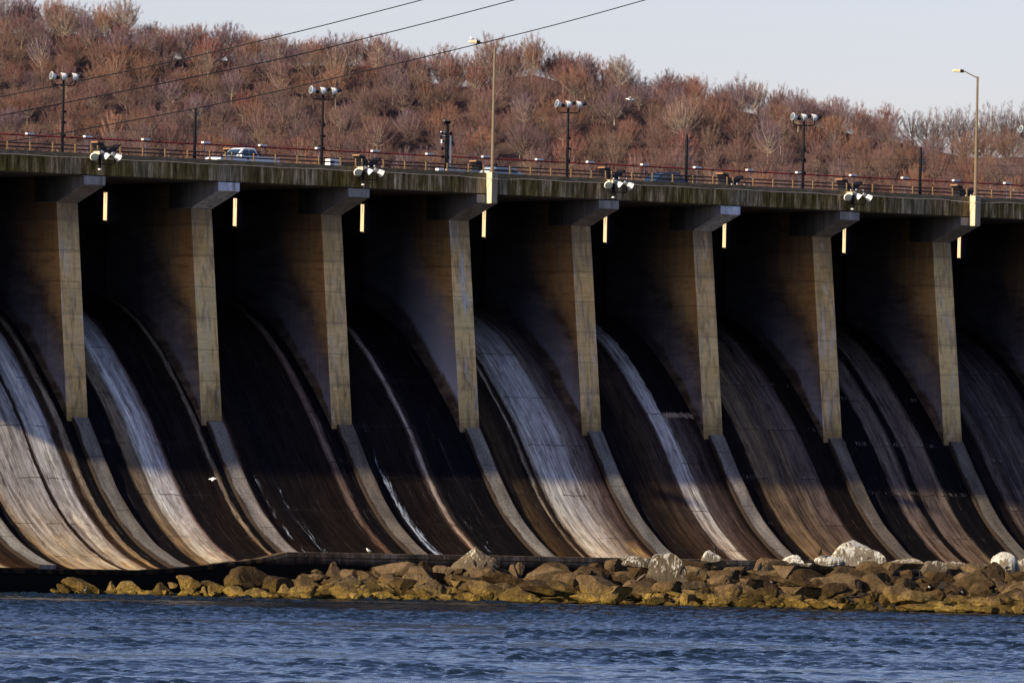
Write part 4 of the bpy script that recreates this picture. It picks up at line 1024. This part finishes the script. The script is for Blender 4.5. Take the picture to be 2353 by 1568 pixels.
# the bank itself
t = NT('bank_rubble'); P = t.geo().outputs['Position']; n = t.noise(t.map(P, (1, 1, 1)), 1.2, 5, .7)
t.bump(n, .8, .3); M_bank = t.fin(t.ramp(n, [(.3, (.012, .008, .004)), (.7, (.045, .030, .015))]), .95)
vs = []; us = list(range(-300, 2701, 25)); qs = [-.12, 0, .15, .3, .45, .6, .75, .9, 1.05]
for u in us:
    pt = atz(u, np.interp(u, TOE_U, TOE_V), WATER_Z); hgt = bank_h(u)
    for q in qs:
        yt = min(pt[1], -15.5)+1.5; y = yt+(-12.9-yt)*max(q, -.12)
        # move back along the sight line's ground direction
        x = pt[0]+(y-pt[1])*math.cos(PHI)/math.sin(PHI)
        z = WATER_Z-.35+(hgt-.35)*max(0, q)**1.25+.25*mnoise.noise(Vector((x*.5, y*.5, 0)))-(1.2 if q < 0 else 0)
        vs.append((x, y, z))
nq = len(qs); fs = [(a*nq+b, (a+1)*nq+b, (a+1)*nq+b+1, a*nq+b+1) for a in range(len(us)-1) for b in range(nq-1)]
tag(MB().add(vs, fs).build('rubble_bank', M_bank, smooth=True), kind='structure')

def rock_material(name, guano):
    t = NT(name); G = t.geo(); P = G.outputs['Position']; x, y, z = t.sep(P)[0:3]; oi = t.n('ShaderNodeObjectInfo')
    b1 = t.noise(t.map(P, (.8, .8, .8)), 1, 5, .65); b2 = t.noise(t.map(P, (3, 3, .5)), 1, 4, .6); b3 = t.noise(t.map(P, (6, 6, 6)), 1, 5, .75)
    c = t.ramp(b1, [(.3, (.038, .023, .010)), (.7, (.12, .078, .036))])
    c = t.mix(t.math('MULTIPLY', oi.outputs['Random'], .5), c, (.095, .070, .045))
    alg = t.ramp(t.math('MULTIPLY', t.math('ADD', t.math('SUBTRACT', 2.3, z), t.math('MULTIPLY', t.math('SUBTRACT', b1, .5), 3.6)), .5), [(.15, 0), (.95, .95)])
    c = t.mix(alg, c, t.ramp(b3, [(.3, (.075, .050, .009)), (.7, (.27, .182, .036))]))
    wet = t.ramp(t.math('SUBTRACT', z, WATER_Z), [(.06, 1), (.16, 0)])
    c = t.mix(wet, c, (.02, .016, .006))
    c = t.mix(1.0, c, t.ramp(b2, [(.3, .70), (.7, 1.22)]), 'MULTIPLY')
    c = t.mix(1.0, c, t.ramp(b3, [(.3, .6), (.7, 1.35)]), 'MULTIPLY')
    c = t.mix(1.0, c, t.ramp(oi.outputs['Random'], [(0, .55), (.5, 1.0), (1, 1.5)]), 'MULTIPLY')
    if guano:
        c = t.mix(.58 if guano > .8 else .18, c, t.ramp(b1, [(.3, (.17, .155, .115)), (.7, (.34, .31, .25))]))
        og = t.sep(t.n('ShaderNodeTexCoord').outputs['Generated'])[2]
        run = t.noise(t.map(P, (4.5, 4.5, .35)), 1, 4, .65)
        pat = t.noise(t.map(P, (.9, .9, .5)), 1, 4, .6)
        m = t.math('ADD', t.math('MULTIPLY', t.math('SUBTRACT', og, 1-guano*.62), 1.5), t.math('ADD', t.math('MULTIPLY', t.math('SUBTRACT', run, .5), 5.0), t.math('MULTIPLY', t.math('SUBTRACT', pat, .5), 2.2)))
        m = t.ramp(m, [(.20, 0), (.55, 1)])
        c = t.mix(t.math('MULTIPLY', m, min(1, .35+guano*.65)), c, t.ramp(b3, [(.3, (.28, .27, .22)), (.6, (.70, .70, .64))]))
    t.bump(t.math('ADD', b3, t.math('MULTIPLY', b2, .8)), .9, .14)
    return t.fin(c, .9, spec=.1)
MR = {'': rock_material('river_rock', 0), 'g': rock_material('streaked_rock', .45), 'G': rock_material('whitened_rock', .95)}
import bmesh
def rock_mesh(seed, mat, ridge=0, cone=0, sub=4):
    r = random.Random(seed); bm = bmesh.new(); bmesh.ops.create_icosphere(bm, subdivisions=sub, radius=1.0)
    planes = []
    for _ in range(r.randint(6, 9)):
        n = Vector((r.gauss(0, 1), r.gauss(0, 1), r.gauss(0, .8))).normalized(); planes.append((n, r.uniform(.30, .66)))
    for v in bm.verts:
        p = v.co.copy()
        for n, d in planes:
            k = p.dot(n)-d
            if k > 0: p -= n*k*.985
        if ridge: p.z *= 1-.45*min(1, abs(p.x-.1*seed % 1))*(p.z > 0)
        if cone: k = 1-cone*((p.z+.8)/1.6); p.x = p.x*k+(.12*(p.z+1)); p.y *= k
        q = p+Vector((seed*3.1, seed*1.7, 0))
        f = 1+.09*mnoise.noise(q*1.3)+.06*mnoise.noise(q*3.1)+.035*mnoise.noise(q*7.5)+.018*mnoise.noise(q*15)
        cr = abs(mnoise.noise(q*1.1+Vector((9, 0, 0))))
        if cr < .05: f -= .10*(1-cr/.05)
        v.co = p*f
    me = bpy.data.meshes.new('boulder'); bm.to_mesh(me); bm.free(); me.materials.append(mat)
    zs = [v.co.z for v in me.vertices]; xs2 = [v.co.x for v in me.vertices]; ys2 = [v.co.y for v in me.vertices]
    sx = 2/(max(xs2)-min(xs2)); sy = 2/(max(ys2)-min(ys2)); sz = 2/(max(zs)-min(zs))
    for v in me.vertices: v.co = Vector(((v.co.x-(max(xs2)+min(xs2))/2)*sx, (v.co.y-(max(ys2)+min(ys2))/2)*sy, (v.co.z-(max(zs)+min(zs))/2)*sz))
    me.polygons.foreach_set('use_smooth', [True]*len(me.polygons)); me.set_sharp_from_angle(angle=.50)
    return me
RV = {k: [rock_mesh(i+(0 if k == '' else 40), MR[k], ridge=(i % 5 == 4)) for i in range(14 if k == '' else 4)] for k in MR}
RV['g'] += [rock_mesh(61, MR['g'], cone=.80), rock_mesh(64, MR['g'], cone=.34)]; RV['G'] += [rock_mesh(63, MR['G'], cone=.7)]
RV[''] += [rock_mesh(70+i, MR[''], cone=.5) for i in range(3)]
ZO = {'A': (0, 5.227), 'B': (450, 5.227), 'C': (900, 5.227), 'D': (1350, 5.227), 'E': (1800, 5.227), 'F': (2200, 5.227), 'G': (2600, 7.84), 'H': (2800, 5.227)}
def zpix(zone, zx, zy): ox, s_ = ZO[zone]; return (ox+zx/s_)/1.3605, (1650+zy/s_)/1.3605
def zlen(zone, a): return a/ZO[zone][1]/1.3605
BIRDX = {}
LANDR = [(100, 'the left end of the bank'), (330, 'the first pier\'s toe wall'), (560, 'the broken step in the sill'), (847, 'the gull on the sill'), (1095, 'the white-tipped pyramid boulder'), (1290, 'the fourth pier\'s toe wall'), (1535, 'the tall streaked boulder'), (1640, 'the white-capped rock'), (1885, 'the perched black bird'), (1975, 'the huge whitened boulder'), (2120, 'the pale flat slabs'), (2300, 'the whitened boulder at the right')]
rused = {}
def place_rock(u, vb, w_, h_, kind='', label=None, tilt=0, variant=None, r=random.Random(3), back=False):
    """u centre, vb base row, w_ by h_ size in pixels"""
    p = bank_point(u, vb); w_ *= 1.12; h_ *= 1.04
    s_ = FPX/((p-CP)@F_)
    wm = w_/s_; hm = h_/s_
    me = RV[kind][variant if variant is not None else r.randrange(len(RV[kind]))]
    o = bpy.data.objects.new('boulder', me); C.objects.link(o)
    dpt = max(.5*wm, min(1.15*wm, hm*1.5))*.55
    sink = hm*.22
    o.scale = (wm*.54, dpt, (hm+sink)*.54)
    o.location = (p[0]+dpt*.4*math.cos(PHI), p[1]+dpt*.4*math.sin(PHI), p[2]-sink+(hm+sink)*.5)
    o.rotation_euler = (0, tilt, PHI-math.pi/2+r.uniform(-.25, .25))
    if label is None:
        size = 'large' if w_ > 70 else 'mid-sized' if w_ > 40 else 'small'
        shp = 'flat' if h_/w_ < .32 else 'low' if h_/w_ < .5 else 'rounded' if h_/w_ < .8 else 'upright'
        vt = np.interp(u, TOE_U, TOE_V); row = 'at the waterline' if vt-vb < 7 else 'just above the waterline' if vt-vb < 25 else 'in the middle of the bank' if vt-vb < 55 else 'along the bank top'
        colr = 'yellow-brown' if vt-vb < 18 else 'brown' if not kind else 'white-streaked'
        near = min(LANDR, key=lambda a: abs(a[0]-u)); side = 'below' if abs(u-near[0]) < 22 else ('right of' if u > near[0] else 'left of')
        label = '%s %s %s boulder %s, %s %s' % (size, shp, colr, row, side, near[1])
        label = ' '.join(label.split()[:16])
    tag(o, label, 'boulder', 'boulders on the bank below the dam')
    return o
ROCKS = {
 'A': [(1300, 1095, 520, 275, ''), (1030, 1092, 200, 175, ''), (1820, 1045, 170, 175, ''), (2120, 1060, 440, 190, ''), (2050, 1095, 500, 55, ''), (900, 1094, 150, 100, '')],
 'B': [(280, 1092, 340, 200, ''), (60, 1084, 160, 70, ''), (470, 965, 150, 80, ''), (720, 985, 340, 205, ''), (710, 1102, 290, 125, ''), (905, 1094, 110, 70, ''), (985, 1104, 120, 150, ''), (1180, 1110, 270, 190, ''), (1450, 1112, 300, 160, ''), (1670, 1020, 610, 370, ''), (1830, 1120, 350, 130, ''), (1100, 970, 290, 110, ''), (2170, 1060, 520, 270, ''), (2250, 1120, 260, 70, '')],
 'C': [(390, 840, 390, 90, ''), (750, 850, 330, 290, ''), (500, 800, 220, 120, ''), (1050, 940, 400, 250, ''), (850, 930, 520, 110, ''), (330, 1000, 560, 160, ''), (250, 1136, 420, 190, ''), (900, 1156, 410, 240, ''), (1150, 1090, 110, 165, ''), (640, 1120, 200, 200, ''), (1750, 885, 700, 320, ''), (1360, 850, 170, 195, ''), (2220, 900, 230, 340, ''), (1810, 1050, 660, 240, ''), (1620, 1156, 400, 95, ''), (2010, 1145, 230, 140, ''), (2240, 1162, 230, 150, ''), (1280, 1100, 250, 160, '')],
 'D': [(970, 690, 260, 200, ''), (170, 810, 330, 190, ''), (450, 770, 140, 110, ''), (820, 850, 530, 200, ''), (1150, 790, 200, 130, ''), (1330, 800, 160, 200, ''), (1440, 770, 130, 200, ''), (1260, 1000, 740, 260, ''), (640, 1050, 340, 160, ''), (370, 920, 260, 160, ''), (80, 1090, 190, 170, ''), (340, 1080, 290, 120, ''), (200, 1165, 270, 90, ''), (530, 1170, 380, 130, ''), (860, 1170, 260, 130, ''), (1330, 1190, 480, 230, ''), (1880, 1140, 780, 190, ''), (2100, 1195, 620, 65, ''), (1700, 1192, 170, 60, ''), (2230, 980, 460, 240, '')],
 'E': [(350, 770, 280, 190, ''), (600, 715, 230, 200, ''), (500, 850, 820, 150, ''), (120, 980, 280, 270, ''), (350, 960, 420, 130, ''), (450, 1040, 520, 150, ''), (1050, 1090, 410, 210, ''), (250, 1195, 620, 130, ''), (560, 1200, 210, 85, ''), (1200, 1110, 320, 90, ''), (1370, 1245, 240, 180, ''), (1200, 1240, 230, 85, ''), (1800, 1020, 720, 150, ''), (1450, 1080, 360, 150, ''), (1850, 760, 420, 140, ''), (2100, 830, 230, 140, ''), (1900, 1110, 320, 100, ''), (1650, 1150, 320, 110, ''), (2150, 1190, 360, 95, ''), (1800, 1230, 420, 100, '')],
 'F': [(250, 1000, 400, 220, ''), (500, 760, 360, 130, ''), (880, 800, 310, 110, ''), (760, 1030, 340, 200, ''), (960, 760, 260, 190, ''), (1100, 730, 520, 230, ''), (1100, 830, 520, 140, ''), (1010, 1110, 360, 190, ''), (1570, 1140, 620, 180, ''), (1900, 930, 310, 130, ''), (1870, 1010, 240, 170, ''), (780, 1245, 360, 180, ''), (450, 1250, 260, 105, ''), (240, 1255, 340, 130, ''), (1150, 1285, 310, 180, ''), (1560, 1290, 310, 130, ''), (1850, 1290, 370, 130, ''), (2070, 1285, 230, 120, ''), (1330, 1150, 210, 110, ''), (1300, 920, 420, 110, ''), (1700, 870, 370, 120, ''), (2230, 1090, 370, 190, ''), (500, 900, 240, 130, '')],
 'G': [(1000, 1180, 830, 350, ''), (1470, 1120, 460, 270, ''), (450, 1170, 720, 220, ''), (300, 1280, 720, 170, ''), (900, 1460, 720, 220, '')],
 'H': [(1230, 740, 310, 160, ''), (170, 800, 210, 120, ''), (650, 900, 390, 180, ''), (1150, 920, 360, 190, ''), (850, 850, 260, 130, ''), (1080, 1020, 260, 120, ''), (150, 1020, 360, 200, ''), (1650, 990, 410, 170, ''), (1400, 1020, 410, 120, ''), (1900, 1200, 370, 210, ''), (600, 1180, 370, 160, ''), (300, 1220, 520, 190, ''), (1050, 1200, 370, 110, ''), (400, 1335, 620, 95, ''), (820, 1350, 370, 90, ''), (1150, 1355, 420, 110, ''), (1600, 1365, 570, 120, ''), (2000, 1370, 220, 100, ''), (1350, 1260, 320, 130, ''), (1800, 850, 420, 150, ''), (2030, 1000, 260, 150, '')],
}
for zn, lst in ROCKS.items():
    for zx, zy, a, b, kd in lst:
        u, v = zpix(zn, zx, zy); place_rock(u, v, zlen(zn, a), zlen(zn, b), kd)
for zn, zx, zy, a, b, kd, tl, lab in [
    ('D', 680, 690, 640, 360, 'g4', 0, 'pyramid-shaped boulder with a white-streaked tip standing against the sill'),
    ('D', 1930, 930, 980, 290, '', -.28, 'long slab leaning up to the right with black shade beneath it'),
    ('E', 980, 720, 520, 250, 'g', 0, 'pale streaked boulder with two white patches on its crest'),
    ('E', 1430, 930, 700, 490, 'g5', 0, 'tall broad boulder with white streaks running down its peak'),
    ('E', 2210, 540, 270, 170, 'G4', 0, 'pointed white-capped rock with a black bird on it'),
    ('E', 1850, 660, 620, 130, '', 0, 'low grey ledge along the sill left of the white-capped rock'),
    ('F', 200, 640, 340, 120, '', 0, 'grey block just below the white-capped rock'),
    ('F', 1400, 680, 380, 230, 'G', 0, 'rounded boulder with a white splash down its right side'),
    ('F', 1660, 640, 180, 70, 'g', 0, 'small bright pale slab beside the sill, between two whitened rocks'),
    ('F', 2050, 620, 440, 160, 'G', 0, 'long low whitened rock under the perched black bird'),
    ('G', 660, 890, 1130, 550, 'G', 0, 'huge whitened boulder, the highest on the bank'),
    ('G', 1760, 960, 860, 210, 'g', 0, 'pale flat slab just right of the huge whitened boulder'),
    ('H', 600, 690, 380, 150, 'g', 0, 'pale streaked slab, second from the huge whitened boulder'),
    ('H', 960, 670, 420, 120, 'g', 0, 'pale streaked slab, third from the huge whitened boulder'),
    ('H', 1480, 720, 220, 130, 'g', 0, 'small pale slab beside the whitened boulder at the right'),
    ('H', 1800, 740, 380, 330, 'G', 0, 'upright whitened boulder near the right edge, white runs down its face'),
    ('H', 2060, 720, 240, 210, 'g', 0, 'streaked boulder cut off by the right edge of the picture')]:
    u, v = zpix(zn, zx, zy); place_rock(u, v, zlen(zn, a), zlen(zn, b), kd[:1], lab, tl, variant=int(kd[1:]) if len(kd) > 1 else None)
rr = random.Random(21)
for q in range(118):
    u = rr.uniform(520, 2440); vt = float(np.interp(u, TOE_U, TOE_V)); hb = bank_h(u)*29
    f = rr.random()**1.5*.92; v = vt-f*hb
    w_ = rr.uniform(22, 46)*(1 if f < .25 else 1.7)
    if u < 640 and f > .3: continue
    place_rock(u, v, w_, w_*rr.uniform(.35, .65), r=rr)
for q in range(22):
    u = rr.uniform(-200, 560); vt = float(np.interp(u, TOE_U, TOE_V))
    if 20 < u < 120 or u < 18: continue
    place_rock(u, vt-rr.uniform(0, 3), rr.uniform(14, 34), rr.uniform(6, 13), r=rr)

# the smaller rubble packed between the boulders, one object
LOW = [np.array([v.co[:] for v in rock_mesh(90+i, MR[''], sub=3).vertices]) for i in range(6)]
lowf = rock_mesh(99, MR[''], sub=3); LF = np.array([p.vertices[:] for p in lowf.polygons], dtype=np.int32); nv = len(LOW[0])
VV = []; FF = []; k_ = 0
while k_ < 760:
    u = rr.uniform(430, 2500); vt = float(np.interp(u, TOE_U, TOE_V)); f = rr.random()**1.2*.97
    if u < 640 and f > .35: continue
    v = vt-f*bank_h(u)*29; p = bank_point(u, v); sw = rr.uniform(.22, .75)*(1+.5*f); sh = sw*rr.uniform(.4, .8); a = rr.uniform(0, 6.28)
    W = LOW[rr.randrange(6)]*np.array([sw, sw*.7, sh]); ca_, sa_ = math.cos(a), math.sin(a)
    VV.append(np.stack([W[:, 0]*ca_-W[:, 1]*sa_+p[0], W[:, 0]*sa_+W[:, 1]*ca_+p[1]+.4, W[:, 2]+p[2]-.22], 1)); FF.append(LF+k_*nv); k_ += 1
VV = np.concatenate(VV); FF = np.concatenate(FF)
me = bpy.data.meshes.new('rubble'); me.vertices.add(len(VV)); me.vertices.foreach_set('co', VV.reshape(-1).astype(np.float32))
me.loops.add(len(FF)*3); me.loops.foreach_set('vertex_index', FF.reshape(-1)); me.polygons.add(len(FF)); me.polygons.foreach_set('loop_start', np.arange(0, len(FF)*3, 3, dtype=np.int32))
me.polygons.foreach_set('use_smooth', [True]*len(FF)); me.update(); me.materials.append(MR['']); o = bpy.data.objects.new('rubble', me); C.objects.link(o)
tag(o, 'small brown rubble packed in the gaps between the boulders', 'rubble', kind='stuff')

# ------------------------------------------------------------------ birds
M_birdb = plain('black_plumage', (.006, .006, .007), .7); M_birdw = plain('white_plumage', (.80, .80, .80), .7, var=.05)
M_birdg = plain('grey_plumage', (.16, .16, .18), .7); M_birdm = plain('mottled_brown_plumage', (.10, .07, .05), .8, var=.9, sc_=14)
M_beak = plain('yellow_beak', (.6, .36, .05), .5)
def bird(kind, u, v, y, h, label, right=False, pose='stand'):
    """h body height in metres; standing birds have feet at the given pixel"""
    p = at(u, v, y) if y is not None else bank_point(u, v)
    mat = {'vulture': M_birdb, 'gull': M_birdw, 'pigeon': M_birdg, 'heron': M_birdg, 'eagle': M_birdm}[kind]
    nm = {'vulture': 'black_bird', 'gull': 'gull', 'pigeon': 'pigeon', 'heron': 'heron', 'eagle': 'brown_raptor'}[kind]
    cat = {'vulture': 'bird', 'gull': 'gull', 'pigeon': 'pigeon', 'heron': 'heron', 'eagle': 'bird of prey'}[kind]
    B = empty(nm, tuple(p), 0, label, cat); fwd = 1 if right else -1
    f = Vector((R0[0], R0[1], 0))*fwd; up = Vector((0, 0, 1)); sd_ = Vector((-f.y, f.x, 0))
    def P_(a, b, c=0): return f*(a*h)+up*(b*h)+sd_*(c*h)
    if pose == 'stand':
        if kind == 'heron':
            sp = [P_(-.16, .42), P_(-.05, .50), P_(.06, .60), P_(.12, .72), P_(.10, .84), P_(.13, .93), P_(.20, .97)]; rd = [.02, .085, .075, .035, .028, .04, .012]
        elif kind == 'vulture':
            sp = [P_(-.16, .10), P_(-.14, .26), P_(-.06, .45), P_(.02, .66), P_(.05, .80), P_(.08, .90), P_(.16, .93), P_(.22, .90)]; rd = [.06, .12, .20, .19, .11, .075, .07, .02]
        elif kind == 'eagle':
            sp = [P_(-.55, .18), P_(-.35, .30), P_(-.10, .48), P_(.12, .64), P_(.30, .82), P_(.42, .94), P_(.55, .97), P_(.62, .92)]; rd = [.10, .14, .22, .22, .14, .10, .085, .02]
        else:
            sp = [P_(-.52, .38), P_(-.30, .44), P_(-.02, .52), P_(.20, .64), P_(.27, .78), P_(.32, .90), P_(.42, .90), P_(.50, .87)]; rd = [.03, .12, .20, .17, .11, .10, .07, .015]
        MB().tube(sp, [r_*h for r_ in rd], 10).build('body', mat, B, smooth=True)
        base_z = .42 if kind == 'heron' else .2 if kind != 'gull' and kind != 'pigeon' else .36
        for s_ in (-.05, .05):
            MB().tube([P_(-.02, base_z+.05, s_), P_(-.01, .0, s_)], .018*h if kind != 'heron' else .010*h, 5).build('leg', M_beak if kind == 'gull' else M_galv, B)
        for s_ in (-1, 1):
            MB().tube([sp[-4]*.3+sp[-5]*.7+sd_*(s_*rd[-5]*h*.8), sp[2]+sd_*(s_*rd[2]*h*.85), sp[0]+up*(.02*h)+sd_*(s_*.05*h)], [.05*h, .10*h, .02*h], 8).build('wing', mat if kind != 'gull' else M_birdg, B, smooth=True)
        MB().tube([sp[-1], sp[-1]+f*.09*h-up*.02*h], [.02*h, .004*h], 5).build('beak', M_beak, B)
    else:
        MB().tube([P_(-.45, 0), P_(-.2, .02), P_(.1, .03), P_(.32, .06), P_(.42, .07), P_(.5, .05)], [.03*h, .09*h, .12*h, .08*h, .07*h, .01*h], 10).build('body', mat, B, smooth=True)
        for s_, dz in ((-1, -.30), (1, .16)):
            w_ = MB(); a = [P_(.15, .06, s_*.08), P_(.22, .10+dz*.5, s_*.55), P_(-.05, .06+dz, s_*1.05), P_(-.12, .05+dz*.5, s_*.55), P_(-.18, .04, s_*.08)]
            w_.add([q_+up*.02*h for q_ in a]+[q_-up*.01*h for q_ in a], [(0, 1, 3, 4), (1, 2, 3), (9, 8, 6, 5), (8, 7, 6), (0, 5, 6, 1), (1, 6, 7, 2), (2, 7, 8, 3), (3, 8, 9, 4), (4, 9, 5, 0)]).build('wing', mat, B)
        MB().tube([P_(.5, .05), P_(.6, .04)], [.02*h, .004*h], 5).build('beak', M_beak, B)
    return B
def zb(zone, zx, zy): return zpix(zone, zx, zy)
def on_rock(u, v, push=2.2):
    """depth just in front of the bank point so a perched bird is not buried"""
    p = bank_point(u, v+6); return p[1]-push
for zn, zx, zy, hz, kd, lab in [
    ('D', 695, 640, 130, 'vulture', 'black bird standing before the pyramid boulder, left of a pair'), ('D', 878, 650, 108, 'vulture', 'black bird beside the pyramid boulder, right of a pair'),
    ('E', 1060, 885, 130, 'eagle', 'mottled brown bird of prey on a rock below the pale streaked boulder'), ('E', 2265, 385, 110, 'vulture', 'black bird on top of the pointed white-capped rock'),
    ('E', 1990, 790, 115, 'vulture', 'hunched black bird on the rocks left of the white-capped rock'), ('F', 610, 680, 110, 'vulture', 'black bird on the bank right of the white-capped rock'),
    ('F', 912, 712, 150, 'vulture', 'tall black bird facing the dam on a low brown rock'), ('F', 1900, 462, 130, 'vulture', 'black bird perched on the long whitened rock'),
    ('H', 385, 775, 105, 'vulture', 'black bird under the pale slabs near the right edge'), ('D', 590, 850, 110, 'vulture', 'black bird half in shade on the bank below the pyramid boulder'),
    ('A', 1390, 1092, 140, 'heron', 'grey heron standing at the water by the leftmost boulder'),
    ('F', 1020, 890, 55, 'gull', 'small pale bird on the bank, left of two'), ('F', 1105, 905, 50, 'pigeon', 'small grey bird on the bank, right of two'), ('F', 1965, 1030, 48, 'gull', 'small pale bird below the huge whitened boulder'),
    ('F', 205, 1045, 60, 'pigeon', 'small grey bird low on the bank below the white-capped rock'), ('F', 535, 1000, 55, 'pigeon', 'small grey bird right of the shaded cleft'), ('F', 925, 1050, 50, 'pigeon', 'small grey bird on the rounded boulder top'),
    ('F', 2230, 1030, 55, 'pigeon', 'small grey bird on a slab below the huge whitened boulder'), ('H', 545, 985, 45, 'gull', 'small pale bird on a sloping brown rock near the right edge'), ('H', 780, 1120, 50, 'pigeon', 'small grey bird low on the bank near the right edge'),
    ('H', 1085, 1070, 50, 'pigeon', 'small dark bird on a brown rock near the right edge'), ('H', 1885, 1180, 55, 'pigeon', 'small grey bird on yellow rocks by the right edge')]:
    u, v = zb(zn, zx, zy); hm = zlen(zn, hz)/29.0
    yy_ = bank_point(u, v+4)[1]-(1.6 if kd != 'heron' else .6)
    if (zn, zx) in (('E', 2265), ('F', 1900)): yy_ = bank_point(*zb(zn, zx, zy+150))[1]+.2
    bird(kd, u, v, yy_, hm, lab, right=(zx % 2 == 0))
bird('gull', 847, 1271, -12.3, .42, 'white gull standing on the concrete sill', right=False)
bird('gull', 488, 1100, -16, .62, 'white gull flying low before the second bay', pose='fly', right=True)
bird('gull', 1448, 229, 60, .8, 'tiny white gull flying before the hillside', pose='fly', right=False)
lp = Vector((XS[3]-.29, -.38, 33.06))+d*1.55 if False else None
gb = at(1084, 95, -.2); bird('gull', 1084, 95, .9, .38, 'white gull standing on the head of the tall street lamp', right=False)
